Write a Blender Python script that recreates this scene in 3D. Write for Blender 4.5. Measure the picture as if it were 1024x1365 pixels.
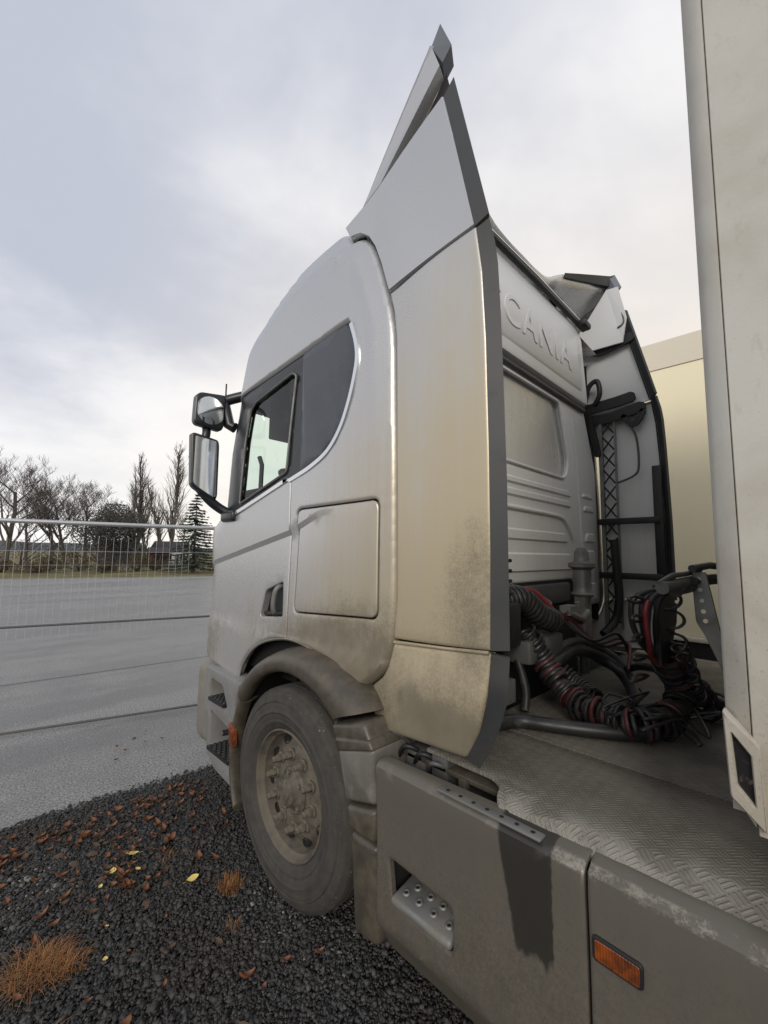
import bpy, bmesh, math, random
import numpy as np
from mathutils import Vector, Matrix
R_ = math.radians
random.seed(7)
for o in list(bpy.data.objects): bpy.data.objects.remove(o)
scene = bpy.context.scene
COL = scene.collection

# ------------------------------------------------------------------ camera
cam_d = bpy.data.cameras.new('camera'); cam = bpy.data.objects.new('camera', cam_d); COL.objects.link(cam)
cam_d.sensor_fit = 'HORIZONTAL'; cam_d.sensor_width = 36.0; cam_d.lens = 36.0*566/1024
cam_d.clip_start = .02; cam_d.clip_end = 3000
def cam_rot(yaw, pitch, roll):
    fwd = Vector((math.sin(yaw)*math.cos(pitch), math.cos(yaw)*math.cos(pitch), math.sin(pitch)))
    rt = Vector((math.cos(yaw), -math.sin(yaw), 0)); up = rt.cross(fwd)
    r2 = math.cos(roll)*rt + math.sin(roll)*up; u2 = -math.sin(roll)*rt + math.cos(roll)*up
    return Matrix((r2, u2, -fwd)).transposed()
cam.matrix_world = Matrix.Translation((0, 0, 1.69)) @ cam_rot(R_(44.85), R_(5.63), R_(.74)).to_4x4()
scene.camera = cam
scene.render.resolution_x = 768; scene.render.resolution_y = 1024

# ------------------------------------------------------------------ node helper
class NT:
    def __init__(s, tree): s.t = tree; s.n = tree.nodes; s.l = tree.links
    def new(s, typ, **kw):
        n = s.n.new(typ)
        for k, v in kw.items(): setattr(n, k, v)
        return n
    def put(s, sock, v):
        if isinstance(v, bpy.types.NodeSocket): s.l.new(v, sock)
        elif v is not None:
            if sock.type == 'RGBA' and len(v) == 3: v = (*v, 1)
            sock.default_value = v
    def math(s, op, a, b=None, c=None, clamp=False):
        n = s.new('ShaderNodeMath', operation=op, use_clamp=clamp)
        for i, v in enumerate((a, b, c)):
            if v is not None: s.put(n.inputs[i], v)
        return n.outputs[0]
    def mix(s, f, a, b, mode='MIX'):
        n = s.new('ShaderNodeMix', data_type='RGBA', blend_type=mode)
        s.put(n.inputs[0], f); s.put(n.inputs[6], a); s.put(n.inputs[7], b)
        return n.outputs[2]
    def mixf(s, f, a, b):
        n = s.new('ShaderNodeMix', data_type='FLOAT')
        s.put(n.inputs[0], f); s.put(n.inputs[2], a); s.put(n.inputs[3], b)
        return n.outputs[0]
    def mr(s, v, a, b, c=0., d=1., smooth=True):
        n = s.new('ShaderNodeMapRange', interpolation_type='SMOOTHSTEP' if smooth else 'LINEAR')
        for i, q in enumerate((v, a, b, c, d)): s.put(n.inputs[i], q)
        return n.outputs[0]
    def coord(s, kind='Object', scale=(1, 1, 1), loc=(0, 0, 0)):
        c = s.new('ShaderNodeTexCoord'); m = s.new('ShaderNodeMapping')
        s.l.new(c.outputs[kind], m.inputs[0]); m.inputs['Scale'].default_value = scale; m.inputs['Location'].default_value = loc
        return m.outputs[0]
    def noise(s, vec, scale, detail=4, rough=.55, dist=0.):
        n = s.new('ShaderNodeTexNoise'); s.put(n.inputs['Vector'], vec)
        n.inputs['Scale'].default_value = scale; n.inputs['Detail'].default_value = detail
        n.inputs['Roughness'].default_value = rough; n.inputs['Distortion'].default_value = dist
        return n.outputs[0]
    def sep(s, v):
        n = s.new('ShaderNodeSeparateXYZ'); s.l.new(v, n.inputs[0]); return n.outputs
    def comb(s, x, y, z):
        n = s.new('ShaderNodeCombineXYZ')
        for i, v in enumerate((x, y, z)): s.put(n.inputs[i], v)
        return n.outputs[0]
    def bump(s, h, strength=.3, dist=.01, nrm=None):
        n = s.new('ShaderNodeBump'); n.inputs['Strength'].default_value = strength; n.inputs['Distance'].default_value = dist
        s.l.new(h, n.inputs['Height'])
        if nrm is not None: s.l.new(nrm, n.inputs['Normal'])
        return n.outputs[0]

# ------------------------------------------------------------------ sky, sun, exposure
SUN_AZ, SUN_EL = R_(232), R_(24)           # compass: 0 = +Y, clockwise
world = bpy.data.worlds.new('World'); scene.world = world; world.use_nodes = True
w = NT(world.node_tree); w.n.clear()
sky = w.new('ShaderNodeTexSky', sky_type='NISHITA'); sky.sun_disc = False
sky.sun_elevation = SUN_EL; sky.sun_rotation = SUN_AZ; sky.air_density = 1.; sky.dust_density = 2.
d = w.coord('Generated'); sx, sy, sz = w.sep(d)
den = w.math('ADD', w.math('MAXIMUM', sz, 0.), .22)
cp = w.comb(w.math('DIVIDE', sx, den), w.math('DIVIDE', sy, den), 2.7)
n1 = w.noise(cp, .62, 6, .52, .3); n2 = w.noise(cp, 2.0, 5, .55, .4)
cl = w.math('ADD', w.math('MULTIPLY', n1, .8), w.math('MULTIPLY', n2, .2))
tone = w.mr(cl, .38, .60)
cloud = w.mix(tone, (4.8, 5.1, 5.95), (8.4, 8.4, 8.6))
hz = w.mr(sz, .0, .38, 1., 0.)                       # brighter towards the horizon, as an overcast evening sky is
cloud = w.mix(w.math('MULTIPLY', hz, .7), cloud, (9.6, 9.4, 9.0))
warm = w.math('MULTIPLY', w.mr(sz, .05, .95, 1., 0.), w.mr(sx, .05, .8, 0., 1.))
cloud = w.mix(w.math('MULTIPLY', warm, .85), cloud, (10., 8.9, 7.4))
blue = w.mix(w.mr(w.noise(cp, .5, 5, .6), .56, .74), (0, 0, 0), (1, 1, 1))
skyc = w.mix(w.math('MULTIPLY', w.math('MULTIPLY', blue, 1.), .35), cloud, w.mix(.5, sky.outputs[0], (4.2, 5.2, 6.6)))
bg = w.new('ShaderNodeBackground'); w.put(bg.inputs[0], skyc); bg.inputs[1].default_value = .1
wo = w.new('ShaderNodeOutputWorld'); w.l.new(bg.outputs[0], wo.inputs[0])
sun_d = bpy.data.lights.new('sun', 'SUN'); sun_d.energy = 1.3; sun_d.angle = R_(22); sun_d.color = (1, .93, .82)
sun = bpy.data.objects.new('sun', sun_d); COL.objects.link(sun)
sun.rotation_euler = Vector((math.sin(SUN_AZ)*math.cos(SUN_EL), math.cos(SUN_AZ)*math.cos(SUN_EL), math.sin(SUN_EL))).to_track_quat('Z', 'Y').to_euler()
vs = scene.view_settings; vs.view_transform = 'Standard'; vs.look = 'None'; vs.exposure = 0.18; vs.gamma = 1; vs.use_curve_mapping = False

# ------------------------------------------------------------------ materials
MATS = {}
def mat(name, col, rough=.6, metal=0., spec=.5, var=.25, vscale=6., dust=None, dscale=3., dlo=.45, dhi=.75, bump=0., bscale=80., coat=0., fn=None, drough=.9):
    """plain procedural material: colour broken up by noise, an optional dust layer, fine relief"""
    m = bpy.data.materials.new(name); m.use_nodes = True; t = NT(m.node_tree); b = t.n['Principled BSDF']
    v = t.coord()
    c = t.mix(t.noise(v, vscale, 6), tuple(x*(1-var) for x in col), tuple(min(1, x*(1+var)) for x in col))
    r = rough; me = metal
    if dust:
        k = t.mr(t.noise(v, dscale, 8, .62), dlo, dhi)
        c = t.mix(k, c, dust); r = t.mixf(k, rough, drough); me = t.mixf(k, metal, 0.)
    t.put(b.inputs['Base Color'], c); t.put(b.inputs['Roughness'], r); t.put(b.inputs['Metallic'], me)
    b.inputs['Specular IOR Level'].default_value = spec; b.inputs['Coat Weight'].default_value = coat
    if bump: t.put(b.inputs['Normal'], t.bump(t.noise(v, bscale, 4), bump, .004))
    if fn: fn(t, b, v)
    MATS[name] = m
    return m

def paint(name, base, film, grime, fz, gz, fy=None, blobs=(), metal=.6, rough=.27, stain=None, edge=False, filmmax=.85, grmax=.9, speck=1.):
    """vehicle paint under road film: a thin ochre film, then dark spray that thickens towards the road; fine spatter breaks both up"""
    m = bpy.data.materials.new(name); m.use_nodes = True; t = NT(m.node_tree); b = t.n['Principled BSDF']
    v = t.coord(); x, y, z = t.sep(v)
    st = t.noise(t.coord(scale=(14, 14, .45)), 2.2, 7, .6, .1); big = t.noise(v, 1.3, 4, .5, .2); med = t.noise(v, 9., 8, .7, .2)
    fin = t.noise(v, 140., 4, .65); dot = t.noise(v, 48., 3, .6)
    S5 = lambda q, a: t.math('MULTIPLY', t.math('SUBTRACT', q, .5), a)
    add = lambda *q: q[0] if len(q) == 1 else t.math('ADD', q[0], add(*q[1:]))
    f = add(t.mr(z, fz[0], fz[1], 1., 0.), S5(big, .5), S5(st, .55), S5(med, .25), S5(fin, .3*speck))
    if fy: f = t.math('ADD', f, t.mr(y, *fy))
    f = t.math('MULTIPLY', t.mr(f, .1, 1.), filmmax)
    g = add(t.mr(z, gz[0], gz[1], 1., 0.), S5(big, .35), S5(st, .35), S5(med, .45), S5(fin, .8*speck), -.0001 if False else S5(dot, .35*speck))
    for (by, bz, ry, rz, am) in blobs:                            # spray patches
        q = t.math('ADD', t.math('POWER', t.math('DIVIDE', t.math('SUBTRACT', y, by), ry), 2.), t.math('POWER', t.math('DIVIDE', t.math('SUBTRACT', z, bz), rz), 2.))
        g = t.math('ADD', g, t.math('MULTIPLY', t.mr(q, 0., 1., 1., 0.), am))
    g = t.math('MULTIPLY', t.mr(g, .12, 1.), grmax)
    c = t.mix(f, base, film); c = t.mix(g, c, t.mix(t.mr(med, .35, .65), grime, tuple(q*.7 for q in grime)))
    rg = t.mixf(g, t.mixf(f, rough, .44), .8)
    if edge:                                                      # paint scuffed through to a pale film along the top edge
        em = t.math('MULTIPLY', t.math('MULTIPLY', t.mr(z, .866, .871), t.mr(z, .889, .893, 1., 0.)), t.mr(add(med, S5(big, .9), S5(fin, .35)), .44, .58))
        em = t.math('MULTIPLY', em, t.mr(y, .50, .62, .85, .3)); c = t.mix(em, c, (.30, .275, .225))
    if stain:
        (y0, y1, z0, z1) = stain
        wob = S5(t.noise(v, 26., 6, .7), .022)
        yy = t.math('ADD', y, wob); z2 = t.math('ADD', z, t.math('ADD', wob, S5(t.noise(t.coord(scale=(1, 1, .3)), 17., 6, .7), .17)))
        slope = t.math('MULTIPLY', t.math('SUBTRACT', z1, z), .18)
        a = t.mr(yy, t.math('SUBTRACT', y0, .006), y0); bb = t.mr(t.math('ADD', yy, slope), t.math('SUBTRACT', y1, .012), y1, 1., 0.)
        s_ = t.math('MULTIPLY', t.math('MULTIPLY', a, bb), t.mr(z2, z0, z0+.03))
        c = t.mix(t.math('MULTIPLY', s_, .82), c, (.018, .017, .015)); rg = t.mixf(s_, rg, .42)
    t.put(b.inputs['Base Color'], c); t.put(b.inputs['Roughness'], rg); t.put(b.inputs['Metallic'], t.mixf(g, t.mixf(f, metal, metal*.6), 0.))
    b.inputs['Coat Weight'].default_value = .12; b.inputs['Coat Roughness'].default_value = .3
    t.put(b.inputs['Normal'], t.bump(t.math('ADD', fin, t.math('MULTIPLY', med, .5)), .13, .003))
    MATS[name] = m
    return m

paint('silver', (.50, .50, .505), (.47, .395, .265), (.15, .128, .092), (.9, 3.1), (.75, 1.8), fy=(1.3, 2.4, .15, -.7), blobs=((1.45, 1.2, .6, .4, .5), (1.9, 1.2, .5, .2, .25), (2.6, .7, .6, .6, -.9)), grmax=.8)
paint('silver_rear', (.50, .495, .485), (.51, .42, .26), (.145, .125, .09), (1.2, 3.4), (.75, 1.75), fy=(.8, 1.25, .2, .05), blobs=((.86, 1.58, .20, .36, .55), (.98, 1.02, .22, .16, .55), (1.16, 1.08, .10, .14, .3)), grmax=.8)
paint('silver_gloss', (.52, .53, .54), (.44, .42, .37), (.25, .235, .21), (1.6, 3.6), (.3, 1.2), metal=.35, rough=.2, filmmax=.55, grmax=.4)
paint('silver_in_lit', (.72, .73, .74), (.50, .48, .43), (.25, .235, .21), (.9, 3.0), (.7, 1.5), metal=.1, rough=.42, filmmax=.5, grmax=.5)  # same silver, lightened: light on rear wall and inner deflectors is painted in
paint('skirt', (.125, .113, .094), (.22, .186, .136), (.055, .048, .038), (-.2, 1.2), (.15, 1.05), metal=.15, rough=.4, speck=1.6, stain=(.555, .72, .565, .86), edge=True, grmax=.75)
mat('fender', (.055, .048, .038), .34, dust=(.115, .097, .07), dscale=14, dlo=.3, dhi=.85, bump=.35, drough=.55)
mat('flap_light', (.12, .112, .10), .38, drough=.55, dust=(.185, .168, .14), dscale=14, bump=.2)
mat('charcoal', (.028, .030, .033), .5, dust=(.062, .058, .05), dscale=2.5, dlo=.5, dhi=.85)
mat('black', (.014, .014, .015), .5, dust=(.06, .055, .05), dscale=4, dlo=.55, dhi=.9)
mat('void', (.008, .008, .008), .9)  # near-black; also paints shade into seams, holes and hollows
mat('rubber', (.02, .02, .02), .62, dust=(.10, .09, .075), dscale=9, dlo=.45, dhi=.8, bump=.2)
mat('hose_black', (.018, .018, .019), .42, dust=(.07, .065, .06), dscale=12, dlo=.5, dhi=.85)
mat('hose_red', (.075, .013, .015), .45, dust=(.06, .045, .04), dscale=14, dlo=.42, dhi=.75)
mat('hose_grey', (.06, .06, .06), .55, dust=(.10, .09, .08), dscale=9)
mat('cable_red', (.16, .018, .022), .45)
mat('chrome', (.72, .73, .75), .22, metal=.9, var=.05)
mat('steel', (.22, .22, .21), .5, metal=.5, dust=(.15, .135, .11), dscale=8, dlo=.45, dhi=.75)
mat('steel_dark', (.10, .10, .10), .55, metal=.4, dust=(.11, .10, .085), dscale=8)
mat('rim', (.078, .069, .056), .55, dust=(.135, .116, .088), dscale=13, dlo=.35, dhi=.65, bump=.3)
mat('hub', (.062, .055, .045), .65, dust=(.155, .133, .10), dscale=22, dlo=.35, dhi=.7, bump=.35)
mat('gloss_panel', (.045, .053, .068), .16, var=.08, dust=(.10, .105, .115), dscale=3, dlo=.3, dhi=1.1)
mat('frame_black', (.02, .022, .026), .32)
mat('grey_lip', (.13, .145, .165), .5, var=.1)
mat('interior', (.03, .03, .032), .85)
def f_amber(t, b, v):
    x, y, z = t.sep(v); rib = t.math('SINE', t.math('MULTIPLY', y, 900.)); n = t.noise(v, 22., 6, .7)
    c = t.mix(t.mr(n, .35, .65), (.30, .07, .012), (.075, .028, .014)); c = t.mix(t.math('MULTIPLY', t.mr(rib, -.2, .8), .35), c, (.12, .025, .008))
    t.put(b.inputs['Base Color'], c); b.inputs['Roughness'].default_value = .28; t.put(b.inputs['Normal'], t.bump(t.math('ADD', rib, t.noise(v, 90., 3)), .35, .002))
mat('amber', (.3, .08, .02), fn=f_amber)
mat('step_grey', (.20, .20, .20), .55, dust=(.15, .135, .11), dscale=7, bump=.15)
mat('lens_dark', (.02, .018, .02), .12, dust=(.16, .14, .11), dscale=30, dlo=.52, dhi=.75)
mat('galv', (.46, .47, .48), .45, metal=.6, var=.15, vscale=20)
mat('mirror', (.75, .78, .80), .04, metal=1., var=.02)
mat('bark', (.085, .074, .066), .9, vscale=3)
mat('bark_pale', (.13, .12, .10), .9, vscale=3)
mat('twig_hazy', (.12, .105, .10), .9)  # lightened towards grey to paint in distance haze
mat('twig_pale', (.15, .13, .11), .9)
mat('needles', (.035, .05, .035), .8, dust=(.10, .11, .10), dscale=1.2, dlo=.5, dhi=.8)
mat('leaf_dark', (.062, .060, .054), .85)
mat('shrub', (.085, .065, .035), .9)
mat('dead_grass', (.26, .11, .035), .8, var=.6, vscale=45, dust=(.34, .24, .11), dscale=60, dlo=.5, dhi=.7)
mat('leaf_brown', (.075, .045, .027), .7, var=.5, vscale=25)
mat('leaf_red', (.17, .07, .032), .65, var=.4, vscale=25)
mat('leaf_yellow', (.72, .55, .16), .6, var=.15, vscale=40)
mat('cream_wall', (.93, .84, .61), .5, var=.05, vscale=1.2, dust=(.85, .74, .50), dscale=1.4, dlo=.55, dhi=.9)  # white-cream wall with its warm yellow lighting put into the colour
mat('cream_top', (.72, .66, .54), .55, var=.06, vscale=1.2)
mat('red_shed', (.07, .016, .014), .8)
mat('white_house', (.62, .62, .60), .7)
mat('roof_dark', (.05, .05, .055), .8)

def glass_mat(name, tint):
    m = bpy.data.materials.new(name); m.use_nodes = True; t = NT(m.node_tree); t.n.clear()
    tr = t.new('ShaderNodeBsdfTransparent'); tr.inputs[0].default_value = (*tint, 1)
    gl = t.new('ShaderNodeBsdfGlossy'); gl.inputs['Roughness'].default_value = .02
    v = t.coord(); dirt = t.mr(t.noise(v, 5., 8, .65), .52, .8)
    df = t.new('ShaderNodeBsdfDiffuse'); df.inputs[0].default_value = (.5, .5, .48, 1)
    fr = t.new('ShaderNodeFresnel'); fr.inputs[0].default_value = 1.5
    a = t.new('ShaderNodeMixShader'); t.l.new(fr.outputs[0], a.inputs[0]); t.l.new(tr.outputs[0], a.inputs[1]); t.l.new(gl.outputs[0], a.inputs[2])
    c = t.new('ShaderNodeMixShader'); t.put(c.inputs[0], t.math('MULTIPLY', dirt, .12)); t.l.new(a.outputs[0], c.inputs[1]); t.l.new(df.outputs[0], c.inputs[2])
    o = t.new('ShaderNodeOutputMaterial'); t.l.new(c.outputs[0], o.inputs[0]); MATS[name] = m
glass_mat('glass', (.84, .93, .89))

def f_trailer(t, b, v):
    x, y, z = t.sep(v)
    big = t.noise(v, 2.2, 7, .6, .3); sp = t.noise(v, 110., 4, .6); sp2 = t.noise(t.coord(scale=(1, 1, .4)), 26., 5, .7)
    zz = t.mr(z, 1.0, 2.2, .35, 0.)
    k = t.mr(t.math('ADD', big, zz), .35, .95)
    c = t.mix(k, (.56, .545, .50), (.36, .325, .26))
    spk = t.math('MULTIPLY', t.mr(t.math('ADD', sp, t.math('MULTIPLY', zz, .35)), .67, .76), .3)
    c = t.mix(spk, c, (.17, .15, .12)); c = t.mix(t.math('MULTIPLY', t.mr(sp2, .56, .74), .22), c, (.22, .19, .14))
    t.put(b.inputs['Base Color'], c); b.inputs['Roughness'].default_value = .62
    t.put(b.inputs['Normal'], t.bump(sp, .15, .003))
mat('trailer_white', (.5, .5, .5), fn=f_trailer)

def f_tyre(t, b, v):
    x, y, z = t.sep(v)                                          # wheel centre is the mesh origin
    r = t.math('SQRT', t.math('ADD', t.math('MULTIPLY', y, y), t.math('MULTIPLY', z, z)))
    n = t.noise(v, 17., 8, .7, .3); f = t.noise(v, 70., 4, .6)
    ring = t.math('SINE', t.math('MULTIPLY', r, 230.))
    k = t.mr(t.math('ADD', n, t.math('MULTIPLY', ring, .03)), .3, .72)
    c = t.mix(k, (.036, .034, .030), (.060, .055, .047))
    sc = t.math('MULTIPLY', t.mr(f, .66, .72), t.mr(r, .42, .47)); c = t.mix(sc, c, (.33, .31, .27))
    t.put(b.inputs['Base Color'], c); b.inputs['Roughness'].default_value = .85
    t.put(b.inputs['Normal'], t.bump(t.math('ADD', f, t.math('MULTIPLY', ring, .25)), .35, .004))
mat('tyre', (.05, .05, .05), fn=f_tyre)

def f_deck(t, b, v):
    x, y, z = t.sep(v)
    S_ = 30.                                                     # five-bar tread plate: groups of bars at alternating right angles
    u = t.math('MULTIPLY', t.math('ADD', x, y), S_*.7071); q = t.math('MULTIPLY', t.math('SUBTRACT', x, y), S_*.7071)
    par = t.math('MODULO', t.math('ADD', t.math('FLOOR', u), t.math('FLOOR', q)), 2.); par = t.math('ABSOLUTE', par)
    bars = t.mixf(par, t.math('FRACT', t.math('MULTIPLY', u, 3.)), t.math('FRACT', t.math('MULTIPLY', q, 3.)))
    h = t.mr(t.math('ABSOLUTE', t.math('SUBTRACT', bars, .5)), .12, .3, 1., 0.)
    fu = t.math('ABSOLUTE', t.math('SUBTRACT', t.math('FRACT', u), .5)); fq = t.math('ABSOLUTE', t.math('SUBTRACT', t.math('FRACT', q), .5))
    edge = t.mr(t.math('MAXIMUM', fu, fq), .38, .45, 1., 0.); h = t.math('MULTIPLY', h, edge)
    big = t.noise(v, 2.4, 7, .6, .4); med = t.noise(v, 9., 7, .65); fin = t.noise(v, 120., 3)
    k = t.mr(t.math('ADD', big, t.math('MULTIPLY', t.math('SUBTRACT', med, .5), .6)), .3, .75)
    c = t.mix(k, (.18, .163, .136), (.10, .09, .074))
    c = t.mix(t.math('MULTIPLY', t.mr(med, .58, .72), .5), c, (.09, .08, .068))
    c = t.mix(t.math('MULTIPLY', h, t.mr(big, .3, .6, .05, .28)), c, (.34, .32, .28))
    wear = t.math('MULTIPLY', t.mr(x, 1.25, 1.5, .55, 0.), t.mr(med, .4, .6)); c = t.mix(wear, c, (.38, .36, .31))
    t.put(b.inputs['Base Color'], c); t.put(b.inputs['Roughness'], t.mixf(k, .5, .75)); b.inputs['Metallic'].default_value = .15
    t.put(b.inputs['Normal'], t.bump(t.math('ADD', h, t.math('MULTIPLY', fin, .15)), .8, .0035))
mat('deck', (.2, .2, .2), fn=f_deck)

def f_asphalt(t, b, v):
    fin = t.noise(v, 70., 6, .75); med = t.noise(v, 2.2, 6, .6); gr = t.noise(v, 260., 2, .6)
    m = t.new('ShaderNodeMapping'); t.l.new(v, m.inputs[0]); m.inputs['Rotation'].default_value = (0, 0, R_(9)); m.inputs['Scale'].default_value = (.045, .55, 1)
    rut = t.noise(m.outputs[0], 1.6, 7, .62, .25)                         # tyre tracks and damp bands running along the yard
    k = t.mr(t.math('ADD', rut, t.math('MULTIPLY', t.math('SUBTRACT', med, .5), .35)), .42, .60)
    c = t.mix(k, (.36, .36, .352), (.20, .20, .20))
    c = t.mix(t.mr(fin, .36, .60), (.06, .06, .06), c)
    peb = t.mr(t.noise(v, 38., 2, .5), .68, .72); c = t.mix(t.math('MULTIPLY', peb, .7), c, (.50, .49, .46)); c = t.mix(t.mr(gr, .62, .7), c, (.03, .03, .03))
    t.put(b.inputs['Base Color'], c); t.put(b.inputs['Roughness'], t.mixf(k, .75, .36)); b.inputs['Specular IOR Level'].default_value = .5
    t.put(b.inputs['Normal'], t.bump(fin, .9, .008))
mat('asphalt', (.1, .1, .1), fn=f_asphalt)

def f_bed(t, b, v):
    n = t.noise(v, 60., 4, .7); c = t.mix(n, (.012, .012, .012), (.05, .047, .045))
    t.put(b.inputs['Base Color'], c); b.inputs['Roughness'].default_value = .85; t.put(b.inputs['Normal'], t.bump(n, 1., .01))
mat('gravel_bed', (.03, .03, .03), fn=f_bed)
def f_stone(t, b, v):
    a = t.new('ShaderNodeAttribute', attribute_name='tone'); f = t.noise(v, 300., 3)
    c = t.mix(a.outputs['Fac'], (.011, .011, .012), (.085, .083, .08)); c = t.mix(t.math('MULTIPLY', t.mr(t.noise(v, 1.7, 5, .65), .45, .65), .6), c, (.045, .034, .025)); hi = t.mr(a.outputs['Fac'], .955, .985)
    c = t.mix(hi, c, (.26, .245, .21)); c = t.mix(t.math('MULTIPLY', f, .4), c, (.03, .03, .03))
    t.put(b.inputs['Base Color'], c); b.inputs['Roughness'].default_value = .68; t.put(b.inputs['Normal'], t.bump(f, .5, .002))
mat('stone', (.05, .05, .05), fn=f_stone)
def f_verge(t, b, v):
    n = t.noise(v, .35, 7, .65); m2 = t.noise(v, 3., 6, .7)
    c = t.mix(t.mr(n, .42, .6), (.12, .085, .035), (.17, .17, .045)); c = t.mix(t.mr(m2, .4, .7), c, (.06, .045, .025))
    t.put(b.inputs['Base Color'], c); b.inputs['Roughness'].default_value = .95
mat('verge', (.1, .1, .05), fn=f_verge)
mat('hill', (.045, .055, .065), .95, vscale=.02)

# ------------------------------------------------------------------ building helpers
def tag(o, label, cat, group=None, kind=None):
    if label: o['label'] = label
    if cat: o['category'] = cat
    if group: o['group'] = group
    if kind: o['kind'] = kind
    return o
def thing(name, loc, label, cat, group=None):
    o = bpy.data.objects.new(name, None); COL.objects.link(o); o.location = loc; o.empty_display_size = .2
    o.matrix_world = Matrix.Translation(loc)
    return tag(o, label, cat, group)
def attach(o, parent):
    if parent is not None:
        o.parent = parent
        if parent.type == 'EMPTY' and parent.get('world_children', 1): o.matrix_parent_inverse = Matrix.Translation(parent.location).inverted()
    return o
def obj(name, verts, faces, material, parent=None, smooth=None, loc=None):
    me = bpy.data.meshes.new(name); me.from_pydata([tuple(v) for v in verts], [], faces); me.update()
    if smooth is not None:
        me.shade_smooth()
        if smooth < 180: me.set_sharp_from_angle(angle=R_(smooth))
    me.materials.append(MATS[material])
    o = bpy.data.objects.new(name, me); COL.objects.link(o)
    if loc is not None: o.location = loc
    return attach(o, parent)
def bm_obj(name, bm, material, parent=None, smooth=None, loc=None):
    me = bpy.data.meshes.new(name); bm.to_mesh(me); bm.free()
    if smooth is not None:
        me.shade_smooth()
        if smooth < 180: me.set_sharp_from_angle(angle=R_(smooth))
    me.materials.append(MATS[material])
    o = bpy.data.objects.new(name, me); COL.objects.link(o)
    if loc is not None: o.location = loc
    return attach(o, parent)
def dup(o, parent, loc=None, rot=None):
    c = o.copy(); COL.objects.link(c); c.parent = parent
    if loc is not None: c.location = loc
    if rot is not None: c.rotation_euler = rot
    return c
def join(parts):
    V, F = [], []
    for v, f in parts:
        n = len(V); V += [tuple(q) for q in v]; F += [tuple(i+n for i in g) for g in f]
    return V, F
def box(x0, x1, y0, y1, z0, z1):
    v = [(x, y, z) for x in (x0, x1) for y in (y0, y1) for z in (z0, z1)]
    return v, [(0, 1, 3, 2), (4, 6, 7, 5), (0, 4, 5, 1), (2, 3, 7, 6), (0, 2, 6, 4), (1, 5, 7, 3)]
def bbox(name, b, material, parent=None, bev=.008, seg=2):
    bm = bmesh.new(); v, f = box(*b); vs_ = [bm.verts.new(q) for q in v]
    for g in f: bm.faces.new([vs_[i] for i in g])
    bmesh.ops.recalc_face_normals(bm, faces=bm.faces[:])
    if bev: bmesh.ops.bevel(bm, geom=bm.edges[:], offset=bev, segments=seg, profile=.5, affect='EDGES')
    return bm_obj(name, bm, material, parent, 40)
def spline(pts, n=8):
    P_ = [Vector(p) for p in pts]; out = []
    for i in range(len(P_)-1):
        p0 = P_[max(i-1, 0)]; p1 = P_[i]; p2 = P_[i+1]; p3 = P_[min(i+2, len(P_)-1)]
        for k in range(n):
            t = k/n
            out.append(.5*((2*p1)+(p2-p0)*t+(2*p0-5*p1+4*p2-p3)*t*t+(3*p1-p0-3*p2+p3)*t**3))
    out.append(P_[-1]); return out
def frames(P_):
    T = []; n = len(P_)
    for i in range(n): T.append((P_[min(i+1, n-1)]-P_[max(i-1, 0)]).normalized())
    up = Vector((0, 0, 1)) if abs(T[0].z) < .9 else Vector((1, 0, 0))
    N = [(up-T[0]*up.dot(T[0])).normalized()]
    for i in range(1, n):
        q = N[-1]-T[i]*N[-1].dot(T[i]); N.append(q.normalized() if q.length > 1e-6 else N[-1])
    return T, N
def tube(pts, r, segs=8, cap=True):
    P_ = [Vector(p) for p in pts]; T, N = frames(P_); V = []; F = []
    rr = r if isinstance(r, (list, tuple)) else [r]*len(P_)
    for i, p in enumerate(P_):
        B = T[i].cross(N[i])
        for k in range(segs):
            a = 2*math.pi*k/segs; V.append(p+(N[i]*math.cos(a)+B*math.sin(a))*rr[i])
    for i in range(len(P_)-1):
        for k in range(segs):
            k2 = (k+1) % segs; F.append((i*segs+k, i*segs+k2, (i+1)*segs+k2, (i+1)*segs+k))
    if cap:
        F.append(tuple(range(segs-1, -1, -1))); F.append(tuple((len(P_)-1)*segs+k for k in range(segs)))
    return V, F
def coil(pts, rad, pitch, r, phase=0., per=14, segs=6, wob=0., seed=1):
    """a helix wound along a path"""
    rnd = random.Random(seed); P_ = spline(pts, 14); T, N = frames(P_); L = [0]
    for i in range(1, len(P_)): L.append(L[-1]+(P_[i]-P_[i-1]).length)
    n = int(L[-1]/pitch*per); out = []; j = 0
    for i in range(n+1):
        s = L[-1]*i/n
        while j < len(L)-2 and L[j+1] < s: j += 1
        t = (s-L[j])/max(1e-9, L[j+1]-L[j]); p = P_[j].lerp(P_[j+1], t); tt = T[j].lerp(T[j+1], t).normalized(); nn = N[j].lerp(N[j+1], t).normalized()
        bb = tt.cross(nn); a = 2*math.pi*i/per+phase
        rw = rad*(1+wob*math.sin(i/per*1.7+seed)+wob*.6*math.sin(i/per*4.1+2*seed))
        out.append(p+(nn*math.cos(a)+bb*math.sin(a))*rw)
    return tube(out, r, segs)
def lathe(prof, segs, axis='X', arc=None):
    V, F = [], []; n = len(prof); full = arc is None
    a0, a1 = (0, 2*math.pi) if full else arc; m = segs if full else segs+1
    for k in range(m):
        a = a0+(a1-a0)*k/segs
        for (x, r) in prof:
            c, s = r*math.cos(a), r*math.sin(a)
            V.append((x, c, s) if axis == 'X' else ((c, s, x) if axis == 'Z' else (c, x, s)))
    for k in range(segs):
        k2 = (k+1) % m
        for i in range(n-1): F.append((k*n+i, k*n+i+1, k2*n+i+1, k2*n+i))
    return V, F
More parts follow.
